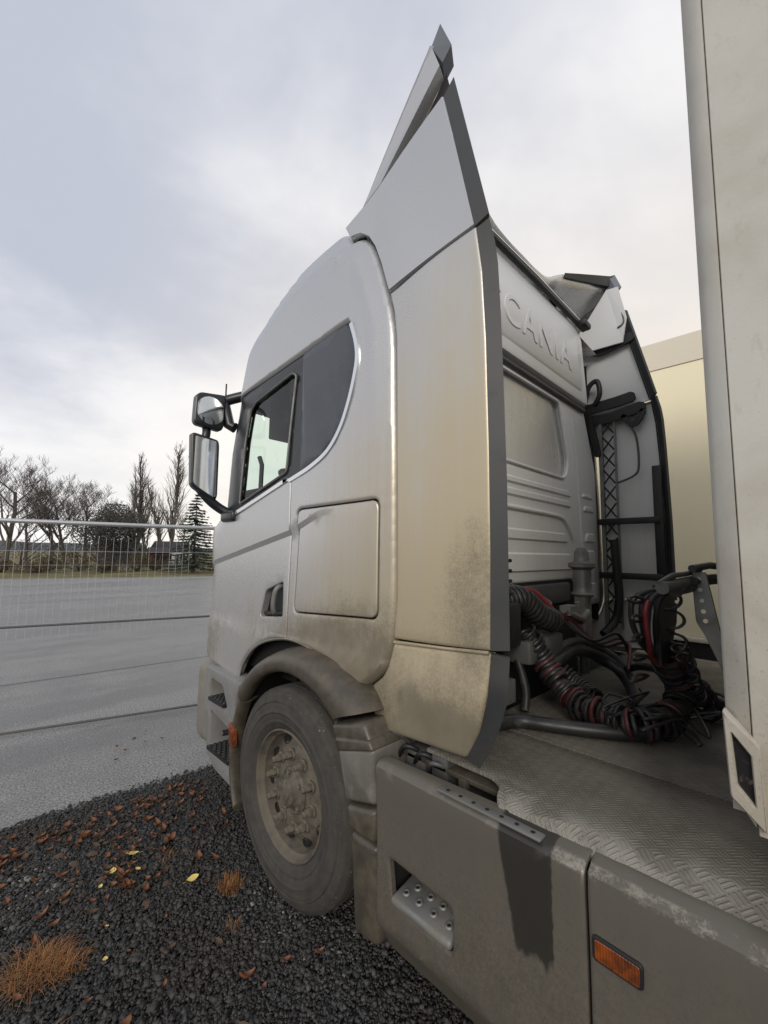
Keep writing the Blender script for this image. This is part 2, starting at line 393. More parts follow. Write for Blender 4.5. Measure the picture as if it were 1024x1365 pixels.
def grid(rows):
    n = len(rows[0]); V = [p for r in rows for p in r]
    F = [(i*n+j, i*n+j+1, (i+1)*n+j+1, (i+1)*n+j) for i in range(len(rows)-1) for j in range(n-1)]
    return V, F
def rnd_poly(pts, r, n=5):
    """round the corners of a polygon"""
    out = []; m = len(pts)
    for i in range(m):
        p = Vector(pts[i]); a = Vector(pts[i-1]); b = Vector(pts[(i+1) % m])
        ri = r[i] if isinstance(r, (list, tuple)) else r
        da, db = (a-p), (b-p); l = min(ri, da.length*.48, db.length*.48)
        if l < 1e-5: out.append(tuple(p)); continue
        A = p+da.normalized()*l; B = p+db.normalized()*l
        for k in range(n+1):
            t = k/n; out.append(tuple((1-t)**2*A+2*t*(1-t)*p+t*t*B))
    return out
MIRX = 5.28                                                      # the truck's centre line is x = 2.64
def ring_offset(L, wd):
    """move a closed outline inwards by wd, collapsing edges that would turn over"""
    n = len(L); P_ = [Vector(p) for p in L]; E_ = []
    for i in range(n):
        e = P_[(i+1) % n]-P_[i]; e = e.normalized() if e.length > 1e-9 else Vector((1, 0)); E_.append(Vector((-e.y, e.x)))
    Q = []
    for i in range(n):
        a, b = E_[i-1], E_[i]; Q.append(P_[i]+(a+b)/max(.55, 1+a.dot(b))*wd)
    grp = list(range(n))
    for _ in range(12):
        ch = False
        for i in range(n):
            k = (i+1) % n
            if grp[i] != grp[k] and (Q[k]-Q[i]).dot(P_[k]-P_[i]) <= 1e-9:
                g0, g1 = grp[i], grp[k]; mem = [q for q in range(n) if grp[q] in (g0, g1)]; c = sum((Q[q] for q in mem), Vector((0, 0)))/len(mem)
                for q in mem: grp[q] = g0; Q[q] = c
                ch = True
        if not ch: break
    return Q, grp
def panel(name, outer, emb, inward, material, parent, holes=(), bevel=((.004, .004),), thick=.02, step=.06, sharp=40, mirror=False, cuts=()):
    """a sheet cut to an outline (with holes), rounded at its edges, laid on the surface emb(u, v)"""
    bm = bmesh.new(); E_ = []
    for hi, loop in enumerate([outer, *holes]):
        L = [tuple(p) for i, p in enumerate(loop) if math.hypot(p[0]-loop[i-1][0], p[1]-loop[i-1][1]) > 1e-5]
        ar = sum(L[i-1][0]*L[i][1]-L[i][0]*L[i-1][1] for i in range(len(L)))
        if (ar > 0) == (hi > 0): L = L[::-1]
        n = len(L); dep = [d_ for _, d_ in bevel]; cum = 0.
        dv = lambda q, p: (q(p[0], p[1]) if callable(q) else q)
        prev = [bm.verts.new((dv(dep[0], p) if dep else 0., p[0], p[1])) for p in L]
        for bi, (wd, _) in enumerate(bevel):
            cum += wd; Q, grp = ring_offset(L, cum); made = {}; cur = []
            for i in range(n):
                if grp[i] not in made:
                    dd_ = dv(dep[bi+1], L[i]) if bi+1 < len(dep) else 0.
                    made[grp[i]] = bm.verts.new((dd_, Q[i].x, Q[i].y))
                cur.append(made[grp[i]])
            for i in range(n):
                k = (i+1) % n; fv = []
                for v in (prev[i], prev[k], cur[k], cur[i]):
                    if v not in fv: fv.append(v)
                if len(fv) > 2:
                    try: bm.faces.new(fv)
                    except ValueError: pass
            prev = cur
        seq = [v for i, v in enumerate(prev) if v is not prev[i-1]]
        for i in range(len(seq)):
            e = bm.edges.get((seq[i-1], seq[i])) or bm.edges.new((seq[i-1], seq[i])); E_.append(e)
    bmesh.ops.triangle_fill(bm, use_beauty=True, use_dissolve=False, edges=E_, normal=(1, 0, 0))
    for (cu, cv, nu, nv) in cuts: bmesh.ops.bisect_plane(bm, geom=bm.verts[:]+bm.edges[:]+bm.faces[:], plane_co=(0, cu, cv), plane_no=(0, nu, nv), dist=1e-6)
    us = [p[0] for p in outer]; vv = [p[1] for p in outer]
    if step:
        for ax, lo, hi in ((1, min(us), max(us)), (2, min(vv), max(vv))):
            n = int((hi-lo)/step)
            for k in range(1, n+1):
                co = [0, 0, 0]; co[ax] = lo+(hi-lo)*k/(n+1)+1e-4; no = [0, 0, 0]; no[ax] = 1
                bmesh.ops.bisect_plane(bm, geom=bm.verts[:]+bm.edges[:]+bm.faces[:], plane_co=co, plane_no=no, dist=1e-6)
    if thick:
        be = [e for e in bm.edges if e.is_boundary]
        r = bmesh.ops.extrude_edge_only(bm, edges=be)
        for g in r['geom']:
            if isinstance(g, bmesh.types.BMVert): g.co.x += thick
    inw = Vector(inward)
    for v in bm.verts: v.co = Vector(emb(v.co.y, v.co.z))+inw*v.co.x
    bmesh.ops.recalc_face_normals(bm, faces=bm.faces[:])
    if mirror:
        for v in bm.verts: v.co.x = MIRX-v.co.x
        inw = Vector((-inw.x, inw.y, inw.z))
    bm.normal_update()
    s = sum(f.normal.dot(-inw)*f.calc_area() for f in bm.faces)
    if s < 0: bmesh.ops.reverse_faces(bm, faces=bm.faces[:])
    return bm_obj(name, bm, material, parent, sharp)
def plateX(x): return lambda u, v: (x, u, v)
def plateY(y): return lambda u, v: (u, y, v)
def plateZ(z): return lambda u, v: (u, v, z)
def mir(vf): return [(MIRX-v[0], v[1], v[2]) for v in vf[0]], [tuple(reversed(f)) for f in vf[1]]

# ------------------------------------------------------------------ the truck's outlines, in metres: (y along the truck, z up)
P = {
'gap':[(1.486,1.075),(1.356,1.167),(1.311,1.223),(1.286,1.28),(1.269,1.369),(1.267,1.494),(1.271,1.815),(1.276,2.147),(1.285,2.424),(1.293,2.675),(1.31,2.809),(1.336,2.912),(1.401,3.099),(1.451,3.215),(1.494,3.28),(1.549,3.328),(1.604,3.346),(1.641,3.354),(1.706,3.453)],
'doorR':[(2.104,2.108),(2.103,1.591),(2.094,1.219)],
'arch':[(2.647,0.88),(2.578,1.01),(2.398,1.144),(2.094,1.219),(1.825,1.198),(1.64,1.151),(1.486,1.075)],
'winO':[(2.113,2.122),(1.942,2.165),(1.807,2.215),(1.725,2.27),(1.655,2.355),(1.599,2.471),(1.562,2.585),(1.548,2.67),(1.562,2.754),(1.594,2.85),(1.625,2.882),(1.705,2.88),(2.054,2.848),(2.538,2.807)],
'winBotF':[(2.832,1.933),(2.426,2.04)],
'glass':[(2.75,2.016),(2.172,2.165),(2.14,2.427),(2.095,2.737),(2.137,2.763),(2.579,2.693),(2.648,2.647),(2.704,2.438)],
'split':[(2.032,2.186),(2.024,2.851)],
'hatch':[(2.024,1.928),(1.372,1.934),(1.371,1.407),(2.028,1.369)],
'handle':[(2.352,1.461),(2.162,1.525),(2.148,1.327),(2.402,1.299)],
'creaseA':[(3.195,1.608),(2.117,1.817),(1.8,1.922)],
'dl':[(1.476,1.077),(1.347,1.159),(1.298,1.219),(1.269,1.317),(0.803,1.35),(0.819,1.201),(0.85,1.081),(0.907,0.971),(1.122,0.96),(1.389,0.946),(1.474,1.029)],
'dm':[(1.316,2.9),(0.847,2.966),(0.822,2.772),(0.809,2.498),(0.802,2.069),(0.801,1.69),(0.806,1.36),(1.269,1.335),(1.254,1.496),(1.262,2.145),(1.274,2.668),(1.29,2.801)],
'cap':[(1.686,3.451),(1.526,3.494),(1.417,3.534),(1.029,3.71),(0.966,3.446),(0.855,2.98),(1.321,2.913),(1.385,3.091),(1.435,3.205),(1.489,3.29),(1.55,3.341),(1.605,3.36),(1.636,3.364)],
'dls':[(1.33,0.803,1.35),(1.36,0.749,1.34),(1.36,0.759,1.197),(1.36,0.798,1.076),(1.36,0.871,0.941),(1.33,0.907,0.971),(1.33,0.85,1.081),(1.33,0.819,1.201)],
'dms':[(1.33,0.847,2.959),(1.36,0.808,2.998),(1.36,0.784,2.891),(1.36,0.772,2.793),(1.36,0.763,2.58),(1.36,0.756,2.289),(1.36,0.749,1.956),(1.36,0.748,1.365),(1.33,0.806,1.36),(1.33,0.801,1.69),(1.33,0.802,2.069),(1.33,0.809,2.498),(1.33,0.822,2.772)],
'caps':[(1.362,1.029,3.71),(1.385,0.99,3.794),(1.36,0.808,3.02),(1.332,0.855,2.974)],
'spside':[(1.355,1.547,3.492),(1.385,1.113,4.051),(1.395,1.077,3.937),(1.36,1.424,3.547)],
'splip':[(1.385,1.118,4.059),(1.395,1.073,4.152),(1.41,1.02,4.007),(1.405,1.067,3.953)],
'mirU':[(1.083,2.774),(1.113,2.804),(1.29,2.826),(1.298,2.783),(1.291,2.596),(1.271,2.553),(1.095,2.568),(1.078,2.591)],
'mirL':[(1.068,2.498),(1.088,2.508),(1.258,2.484),(1.265,2.442),(1.268,2.079),(1.248,2.039),(1.104,2.123),(1.083,2.147)],
'mirarm':[(1.303,2.796),(1.427,2.894),(1.474,2.919),(1.346,2.739),(1.337,2.68),(1.198,2.592),(1.248,2.466),(1.161,2.104),(1.299,2.012),(1.33,1.933),(1.371,2.007)],
'step':[(2.959,0.904),(2.951,0.564),(2.914,0.384),(2.787,0.311),(2.59,0.293),(2.432,0.282),(2.652,0.849),(2.605,0.703),(2.821,0.859),(2.517,0.835),(2.885,0.44),(2.596,0.529),(2.602,0.397),(2.84,0.362),(2.608,0.636),(2.751,0.757),(2.651,0.646)],

}
CR = .30
def lean(z): return 1.33+max(0., .04*(z-2.95))
KT = [(0.2, 2.33), (1.07, 2.339), (1.61, 2.350), (1.86, 2.360), (1.96, 2.22), (2.42, 2.186), (2.83, 2.095), (3.10, 2.03), (3.31, 1.90), (3.43, 1.693), (3.49, 1.454), (3.53, 1.25)]
def yc(z):
    a_ = [float(np.interp(z+o_, [a for a, b in KT], [b for a, b in KT])) for o_ in ((-.05, -.025, 0, .025, .05) if 2.5 < z < 3.43 else (0,))]; k = sum(a_)/len(a_); return k*(lean(z)+CR)-math.sqrt(1+k*k)*CR
def sstep(t): t = min(1, max(0, t)); return t*t*(3-2*t)
def side0(y, z):
    dd = min(max(0., y-yc(z)), .985*CR)
    return lean(z)+CR-math.sqrt(CR*CR-dd*dd)
GAP = spline([(0, a, b) for a, b in P['gap']], 5)
def gapd(y, z): return min(math.hypot(q[1]-y, q[2]-z) for q in GAP)
def crease(y):
    c = P['creaseA']; return float(np.interp(y, [c[2][0], c[1][0], c[0][0]], [c[2][1], c[1][1], c[0][1]]))
def side(y, z):
    x = side0(y, z)
    zl = crease(y); f = sstep((y-1.55)/.5)
    g = max(0., zl-z); x += .015*f*(min(1, g/.03))*(1-min(1, max(0, g-.03)/.42))
    x -= .012*sstep((1.235-z)/.02)
    return x
RL = [(1.0, 3.46), (1.70, 3.46), (1.934, 3.45), (2.252, 3.385), (2.525, 3.27), (2.698, 3.08), (2.80, 2.87), (3.2, 2.2)]
def zroof(y): return float(np.interp(y, [a for a, b in RL], [b for a, b in RL])) if y < 2.8 else 9.
def chamfer(y, z): return .26*max(0., z-(zroof(y)-.13))*(1-sstep((y-2.5)/.28)) if y < 2.8 else 0.
def near_gap(y, z): return min(math.hypot(q[1]-y, q[2]-z) for q in GAP) < .075
def near_win(y, z): return 1.5 < y < 2.9 and 2.1 < z < 2.93 and not (y > 2.09 and z < 2.3)
def cab_edge(a, b, c): return lambda y, z: a if near_gap(y, z) else (b if near_win(y, z) else c)
def side_cab(y, z):
    x = side(y, z)
    if y < 1.75:
        d_ = gapd(y, z)
        x += .012*(1-min(1, d_/.09))**2-.008*math.exp(-((d_-.12)/.035)**2)
    x += chamfer(y, z)
    return x
SB = lambda y, z: (side_cab(y, z), y, z)
SD = lambda y, z: (side(y, z), y, z)
S0 = lambda y, z: (side0(y, z), y, z)
def front(z, k=.85): return yc(z)+k*CR

truck = thing('tractor_truck', (2.64, 1.92, 0), 'dirty silver tractor truck with tall side deflectors, parked on the gravel edge', 'truck')

# ------------------------------------------------------------------ cab: sides, doors, windows (left as seen, right mirrored)
gap2 = [(q[1], q[2]) for q in GAP]
zs_top = [3.47, 3.455, 3.44, 3.42, 3.40, 3.375, 3.35, 3.32, 3.29, 3.26, 3.22, 3.18, 3.14, 3.1, 3.05, 3.0, 2.95, 2.9, 2.85, 2.80]
roofline = [(1.74, 3.478)]+[(front(z), z) for z in zs_top]
winO = P['winO']
wtop = [(front(2.775), 2.775), (2.538, 2.812), (2.054, 2.853)]
wrear = [(1.705, 2.885), (1.625, 2.888), (1.589, 2.852), (1.556, 2.756), (1.542, 2.67), (1.556, 2.585), (1.593, 2.469), (1.65, 2.352), (1.72, 2.266), (1.803, 2.21), (1.94, 2.16), (2.11, 2.117)]
cab_poly = gap2+roofline+wtop+wrear+[(2.106, 2.0), (2.102, 1.7), (2.097, 1.40), (2.094, 1.219), (1.96, 1.213), (1.825, 1.198), (1.73, 1.178), (1.64, 1.151), (1.56, 1.118)]
H_ = P['hatch']
hatch = rnd_poly(H_, .045, 6)
hc = (sum(p[0] for p in H_)/4, sum(p[1] for p in H_)/4)
hatch_hole = [(hc[0]+(p[0]-hc[0])*1.028, hc[1]+(p[1]-hc[1])*1.034) for p in hatch]
dz = [1.88, 1.8, 1.6, 1.4, 1.2, 1.05, .97]
door_poly = [(2.112, 2.112), (2.426, 2.033), (2.80, 1.935), (front(1.925), 1.925)]+[(front(z), z) for z in dz]+[(3.05, .935), (2.66, .885), (2.61, .96), (2.578, 1.01), (2.50, 1.085), (2.398, 1.144), (2.25, 1.193), (2.101, 1.217), (2.104, 1.40), (2.108, 1.70)]
HD = P['handle']; handle_hole = rnd_poly(HD, [.03, .02, .02, .03], 4)
band_poly = [(front(2.77), 2.77), (2.538, 2.806), (2.054, 2.846)]+[(p[0]+.006, p[1]+(.002 if p[1] < 2.6 else -.006)) for p in wrear]+[(2.426, 2.040), (2.80, 1.942), (front(1.935), 1.935)]+[(front(z), z) for z in (2.0, 2.1, 2.2, 2.4, 2.6, 2.7)]
glass = rnd_poly(P['glass'], [.02, .02, .02, .02, .02, .02, .03, .02], 4)
rear_q = [p for p in band_poly if p[0] < 2.02]+[]
quarter = [(2.03, 2.844), *[(p[0]+.02, p[1]+(.006 if p[1] < 2.6 else -.012)) for p in wrear[:-1]], (2.03, 2.148)]
def bandx(d_): return lambda y, z: (side0(y, z)+d_, y, z)
def linecut(a, b, off): dx, dy = b[0]-a[0], b[1]-a[1]; l = math.hypot(dx, dy); return (a[0], a[1]-off, -dy/l, dx/l)
cA = P['creaseA']; CUTS = [linecut(cA[1], cA[0], o_) for o_ in (0, .03)]; CUTS2 = [linecut(cA[2], cA[1], o_) for o_ in (0, .03)]
cabs = []
for m in (False, True):
    c_ = panel('cab_side', cab_poly, SB, (1, 0, 0), 'silver', truck, holes=[hatch_hole], bevel=((.006, cab_edge(.034, .018, .006)), (.009, cab_edge(.020, .011, .0012)), (.011, cab_edge(.009, .004, .0))), thick=.04, step=.04, mirror=m)
    cabs.append(c_)
    hp = panel('storage_hatch', hatch, SB, (1, 0, 0), 'silver', truck, bevel=((.004, .005), (.01, .0015)), thick=.03, step=.06, sharp=20, mirror=m, cuts=CUTS2)
    dr = panel('door', door_poly, SD, (1, 0, 0), 'silver', truck, holes=[handle_hole], bevel=((.005, .006), (.01, .0015)), thick=.04, step=.05, sharp=20, mirror=m, cuts=CUTS)
    bd = panel('window_surround', band_poly, bandx(.014), (1, 0, 0), 'frame_black', truck, holes=[glass], bevel=((.004, .003),), thick=.03, step=.07, mirror=m)
    panel('window_pane', [(q[0], q[1]) for q in P['glass']], bandx(.022), (1, 0, 0), 'glass', bd, bevel=(), thick=.004, step=.1, mirror=m)
    panel('quarter_panel', quarter, bandx(.006), (1, 0, 0), 'gloss_panel', bd, bevel=((.003, .002),), thick=.006, step=.08, mirror=m)
    # bright trim under and behind the window
    tp = [(2.80, 1.944), (2.62, 1.988), (2.426, 2.036), (2.113, 2.117), (1.942, 2.160), (1.807, 2.21), (1.725, 2.266), (1.655, 2.352), (1.599, 2.469), (1.562, 2.585), (1.548, 2.67), (1.562, 2.756), (1.60, 2.86)]
    q = spline([(side0(a, b)+.002, a, b) for a, b in tp], 4); V = []; F = []
    for i, p in enumerate(q):
        t_ = (q[min(i+1, len(q)-1)]-q[max(i-1, 0)]); n_ = Vector((0, -t_.z, t_.y)).normalized()
        if n_.z < 0 and i < 12: n_ = -n_
        for (a, dx) in ((-.006, .010), (-.003, -.008), (.020, -.008), (.025, .010)): V.append(p+Vector((dx, n_.y*a*-1 if False else n_.y*a, n_.z*a)))
    for i in range(len(q)-1):
        for k in range(3): F.append((i*4+k, i*4+k+1, (i+1)*4+k+1, (i+1)*4+k))
    vf = (V, F); vf = mir(vf) if m else vf
    obj('window_trim', *vf, 'chrome', bd, 50)
    # light seal round the pane
    q = [(side0(a, b)+.008, a, b) for a, b in glass]; q.append(q[0]); vf = tube(q, .008, 6, False); vf = mir(vf) if m else vf
    obj('pane_seal', *vf, 'steel', bd, 60)
    # handle bowl and bar
    hx = side(2.27, 1.4)
    bowl = join([box(hx+.05, hx+.06, 2.13, 2.42, 1.28, 1.54), box(hx+.02, hx+.06, 2.125, 2.13, 1.28, 1.54), box(hx+.02, hx+.06, 2.41, 2.415, 1.28, 1.54), box(hx+.02, hx+.06, 2.13, 2.41, 1.275, 1.28), box(hx+.02, hx+.06, 2.13, 2.41, 1.54, 1.545)])
    obj('handle_bowl', *(mir(bowl) if m else bowl), 'black', dr)
    bar = tube(spline([(hx+.045, 2.215, 1.50), (hx-.006, 2.22, 1.47), (hx-.008, 2.235, 1.36), (hx+.04, 2.24, 1.315)], 5), .016, 8)
    obj('handle_bar', *(mir(bar) if m else bar), 'steel', dr, 60)
    bar = tube([(hx+.02, 2.14, 1.345), (hx+.005, 2.23, 1.335), (hx+.03, 2.38, 1.32)], .014, 8)
    obj('handle_latch', *(mir(bar) if m else bar), 'black', dr, 60)
    # black sheets added behind the panels to paint the seams dark
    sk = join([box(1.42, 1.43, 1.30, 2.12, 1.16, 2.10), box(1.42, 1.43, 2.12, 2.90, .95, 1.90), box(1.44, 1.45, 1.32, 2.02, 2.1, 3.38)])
    obj('dark_backing', *(mir(sk) if m else sk), 'void', truck)
    # pull-out tread lid line above the wheel arch
    lip = tube(spline([(side(a, b)+.012, a, b-.006) for a, b in P['arch']], 6), .010, 6)
    obj('arch_lip', *(mir(lip) if m else lip), 'silver', truck, 60)

# front of the cab (round corners carried on across the nose)
def nose(name, zs, material, inset=.0):
    rows = []
    for z in zs:
        row = []
        yq = yc(z)
        for k in np.linspace(.84, .985, 7): y = yq+k*CR; row.append((side0(y, z)+chamfer(y, z), y, z))
        x0, y0 = row[-1][0], row[-1][1]
        for t_ in np.linspace(0, 1, 9)[1:]: row.append((x0+(2.64-x0)*t_, y0+.09*math.sin(t_*math.pi/2), z))
        row += [(MIRX-a, b, c) for a, b, c in reversed(row[:-1])]
        rows.append(row)
    V, F = grid(rows); return obj(name, V, F, material, truck, 50)
nose('front_panel', [.93, 1.1, 1.3, 1.5, 1.7, 1.86, 1.90, 1.935], 'silver')
nose('windscreen', [1.94, 2.0, 2.2, 2.4, 2.6, 2.77], 'glass')
nose('roof_front', [2.775, 2.85, 2.95, 3.05, 3.15, 3.25, 3.32, 3.38, 3.42, 3.45, 3.462], 'silver')
rows = []                                                         # roof skin
for y in np.linspace(1.24, 2.15, 12):
    zr = 3.47 if y < 1.8 else 3.47-.25*(y-1.8)**2
    rows.append([(x, y, zr+.04*(1-((x-2.64)/1.22)**2)) for x in np.linspace(1.42, 3.86, 15)])
V, F = grid(rows); obj('roof_skin', V, F, 'silver', truck, 60)
bbox('floor_pan', (1.45, 3.83, 1.35, 2.95, 1.0, 1.2), 'void', truck, .02)
bbox('front_bumper', (1.34, 3.94, 2.9, 3.36, .30, .90), 'silver', truck, .1, 4)

# cab interior seen through the door glass
dash = bbox('dashboard', (1.5, 3.78, 2.82, 3.12, 1.2, 2.17), 'interior', truck, .06, 3)
for x in (1.75, 3.05):
    st = bbox('seat', (x, x+.5, 1.75, 2.25, 1.2, 1.72), 'interior', truck, .07, 3)
    bbox('seat_back', (x+.03, x+.47, 1.62, 1.78, 1.7, 2.28), 'interior', st, .05, 3)
    bbox('head_rest', (x+.12, x+.38, 1.64, 1.75, 2.30, 2.46), 'interior', st, .04, 3)
ring = [(1.86+.23*math.cos(a), 2.68+.20*math.sin(a), 2.24+.10*math.sin(a)) for a in np.linspace(0, 2*math.pi, 30)]
V, F = tube(ring, .017, 8, False); sw = obj('steering_wheel', V, F, 'interior', truck, 60)
V, F = tube([(1.86, 2.68, 2.23), (1.86, 2.85, 2.0)], .05, 8); obj('steering_column', V, F, 'interior', sw, 60)
bbox('sun_visor', (1.55, 2.2, 2.74, 2.78, 2.52, 2.74), 'interior', truck, .01)
V, F = tube([(1.44, 2.66, 2.06), (1.46, 2.69, 2.30), (1.45, 2.71, 2.36)], .016, 8); obj('grab_handle', V, F, 'interior', truck, 60)
bbox('headliner', (1.48, 3.80, 1.34, 2.75, 2.95, 2.99), 'interior', truck, .01)
bbox('overhead_locker', (1.5, 3.78, 2.42, 2.70, 2.66, 2.95), 'interior', truck, .03)
bbox('rear_bunk', (1.5, 3.78, 1.34, 1.58, 1.2, 1.75), 'interior', truck, .04)

# ------------------------------------------------------------------ deflectors
def roll_lower(y, z):
    x = 1.33
    if y > 1.2: x += .05*sstep((y-1.25)/.25)
    return (x-.02*math.exp(-((z-1.16)/.12)**2)*sstep((1.4-y)/.3), y, z)
dm_in = lambda y, z: (1.33-.012*math.sin(max(0, min(1, (y-.8)/.47))*math.pi), y, z)
capx = lambda y, z: (lean(z)-.008*math.sin(max(0, min(1, (y-.85)/.6))*math.pi), y, z)
def strip3(name, pts, nlo, parent, m):
    """edge fin: outer edge chain then rear edge chain of the 3-D outline, given thickness"""
    bm = bmesh.new(); a = [bm.verts.new(p) for p in pts]
    f = bm.faces.new(a); r = bmesh.ops.extrude_face_region(bm, geom=[f])
    for g in r['geom']:
        if isinstance(g, bmesh.types.BMVert): g.co += Vector((.022, .012, 0))
    bmesh.ops.recalc_face_normals(bm, faces=bm.faces[:])
    if m:
        for v in bm.verts: v.co.x = MIRX-v.co.x
        bmesh.ops.reverse_faces(bm, faces=bm.faces[:])
    bmesh.ops.triangulate(bm, faces=bm.faces[:])
    return bm_obj(name, bm, 'charcoal', parent, 30)
for m in (False, True):
    dl = panel('side_deflector', rnd_poly(P['dl'], [.0, .03, .03, .02, .01, .02, .03, .02, .0, .03, .02], 4), roll_lower, (1, 0, 0), 'silver_in_lit' if m else 'silver_rear', truck, bevel=((.005, .008), (.012, .002)), thick=.03, step=.05, mirror=m)
    strip3('edge_fin', P['dls'], 0, dl, m)
    dmp = panel('side_deflector', rnd_poly(P['dm'], .008, 3), dm_in, (1, 0, 0), 'silver_in_lit' if m else 'silver_rear', truck, bevel=((.004, .006), (.01, .0015)), thick=.03, step=.06, mirror=m)
    strip3('edge_fin', P['dms'], 0, dmp, m)
    cp_ = panel('side_deflector', rnd_poly(P['cap'], .008, 3), capx, (1, 0, 0), 'silver_in_lit' if m else 'silver', truck, bevel=((.004, .006),), thick=.03, step=.06, mirror=m)
    strip3('edge_fin', P['caps'], 0, cp_, m)
    # raised light seam along the top of the lower deflector
    q = [(1.326, y, z) for y, z in ((1.262, 1.322), (1.0, 1.338), (.81, 1.352))]; vf = tube(q, .007, 6); vf = mir(vf) if m else vf
    obj('seam_bead', *vf, 'silver_rear', dl, 60)
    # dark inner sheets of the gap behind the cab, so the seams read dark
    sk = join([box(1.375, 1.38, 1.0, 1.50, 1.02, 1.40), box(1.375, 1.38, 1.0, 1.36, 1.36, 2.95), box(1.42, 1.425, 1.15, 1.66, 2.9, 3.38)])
    if not m: obj('dark_backing', *sk, 'void', truck)

# roof spoiler
tr = [(1.39, 1.10, 4.05), (1.60, 1.18, 4.03), (1.93, 1.28, 3.97), (2.2, 1.30, 3.82), (2.42, 1.295, 3.77), (2.64, 1.29, 3.76)]
tr = tr+[(MIRX-a, b, c) for a, b, c in reversed(tr[:-1])]
tr = spline(tr, 4)
ld = []
for p in tr:
    f_ = min(1, max(0, (abs(p.x-2.64))/1.26)); x = 2.64+(p.x-2.64)*.99
    ld.append(Vector((x, 1.95-.40*f_**6, 3.60-.108*f_**4)))
rows = [[a.lerp(b, t_)-Vector((0, 0, .05*math.sin(math.pi*t_)*(1-min(1, abs(a.x-2.64)/1.2)**4))) for a, b in zip(ld, tr)] for t_ in np.linspace(0, 1, 9)]
V, F = grid(rows); sp = obj('roof_spoiler', V, F, 'silver', truck, 60)
mod = sp.modifiers.new('thick', 'SOLIDIFY'); mod.thickness = .03; mod.offset = -1
for m in (False, True):
    ss = P['spside']; inn = [(a+.05, b+.01, c-.02) for a, b, c in ss]
    V = ss+inn; F = [(0, 1, 2, 3), (7, 6, 5, 4), (0, 4, 5, 1), (1, 5, 6, 2), (2, 6, 7, 3), (3, 7, 4, 0)]
    vf = (V, F); vf = mir(vf) if m else vf; obj('spoiler_side', *vf, 'silver', sp)
    ss = P['splip']; inn = [(a+.06, b+.03, c-.03) for a, b, c in ss]; V = ss+inn
    vf = (V, F); vf = mir(vf) if m else vf; obj('spoiler_tip', *vf, 'grey_lip', sp)
    # trailing lip from the tip inwards
    q = [(1.395, 1.073, 4.152), (1.45, 1.09, 4.12), (1.62, 1.15, 4.075), (1.80, 1.22, 4.03), (1.98, 1.275, 3.975)]
    q2 = [(1.405, 1.067, 3.99), (1.45, 1.10, 4.03), (1.62, 1.18, 4.015), (1.80, 1.245, 3.985), (1.98, 1.285, 3.945)]
    if not m: q, q2 = q[2:], q2[2:]
    V, F2 = grid([q, q2, [(a, b+.025, c-.0) for a, b, c in q2], [(a, b+.03, c-.0) for a, b, c in q]]); vf = (V, F2); vf = mir(vf) if m else vf
    obj('trailing_lip', *vf, 'charcoal', sp, 40)
    inw_ = [(1.46, 1.50, 3.50), (1.47, 1.12, 3.99), (1.47, 1.03, 3.98), (1.45, .98, 3.70), (1.43, 1.02, 3.50)]; V = inw_+[(a+.015, b, c) for a, b, c in inw_]; F3 = [(0, 1, 2, 3, 4), (9, 8, 7, 6, 5)]+[(k, (k+1) % 5, 5+(k+1) % 5, 5+k) for k in range(5)]
    vf = (V, F3); vf = mir(vf)
    if m: obj('spoiler_inner', *vf, 'silver_in_lit', sp)
    # black block added to paint the shade in the slot beside the spoiler
    V = [(1.44, 1.42, 3.53), (1.44, 1.07, 3.93), (1.44, 1.02, 3.70), (1.44, 1.3, 3.5), (1.48, 1.5, 3.5), (1.48, 1.16, 3.90), (1.48, 1.12, 3.68), (1.48, 1.33, 3.45)]
    vf = (V, [(0, 1, 2, 3), (7, 6, 5, 4), (0, 4, 5, 1), (1, 5, 6, 2), (2, 6, 7, 3), (3, 7, 4, 0)]); vf = mir(vf) if m else vf
    if not m: obj('slot_shade', *vf, 'black', sp)

# ------------------------------------------------------------------ cab rear wall
YU, YL = 1.235, 1.285
up_poly = rnd_poly([(1.66, 2.925), (3.62, 2.925), (3.52, 3.48), (3.44, 3.55), (1.84, 3.55), (1.76, 3.48)], .05)
wall_u = panel('rear_wall', up_poly, plateY(YU), (0, 1, 0), 'silver_in_lit', truck, bevel=((.012, .03), (.02, .006)), thick=.05, step=.25)
inner = rnd_poly([(1.80, 3.01), (3.48, 3.01), (3.43, 3.40), (3.36, 3.47), (1.92, 3.47), (1.85, 3.40)], .05)
panel('pressed_panel', inner, plateY(YU-.012), (0, 1, 0), 'silver_in_lit', wall_u, bevel=((.02, .012),), thick=.0, step=0)
V, F = tube([(1.78, YU-.02, 3.545), (2.0, YU-.02, 3.555), (2.64, YU-.02, 3.56), (3.28, YU-.02, 3.555), (3.5, YU-.02, 3.545)], .020, 8)
obj('roof_gutter', V, F, 'charcoal', wall_u, 60)
V, F = tube([(1.78, YU-.03, 3.575), (2.64, YU-.03, 3.59), (3.5, YU-.03, 3.575)], .006, 6)
obj('gutter_wire', V, F, 'chrome', wall_u, 60)
rec = rnd_poly([(2.0, 2.85), (3.12, 2.85), (3.27, 2.40), (3.20, 2.27), (2.08, 2.27), (2.0, 2.40)], [.08, .05, .1, .08, .08, .1])
low_poly = rnd_poly([(1.64, 2.915), (3.64, 2.915), (3.88, 2.40), (3.88, 1.30), (3.36, 1.30), (3.34, 1.52), (1.94, 1.52), (1.92, 1.30), (1.40, 1.30), (1.40, 2.40)], [.02, .02, .1, .05, .02, .06, .06, .02, .05, .1])
wall_l = panel('rear_wall', low_poly, plateY(YL), (0, 1, 0), 'silver_in_lit', truck, holes=[rec], bevel=((.01, .014), (.02, .004)), thick=.05, step=.25)
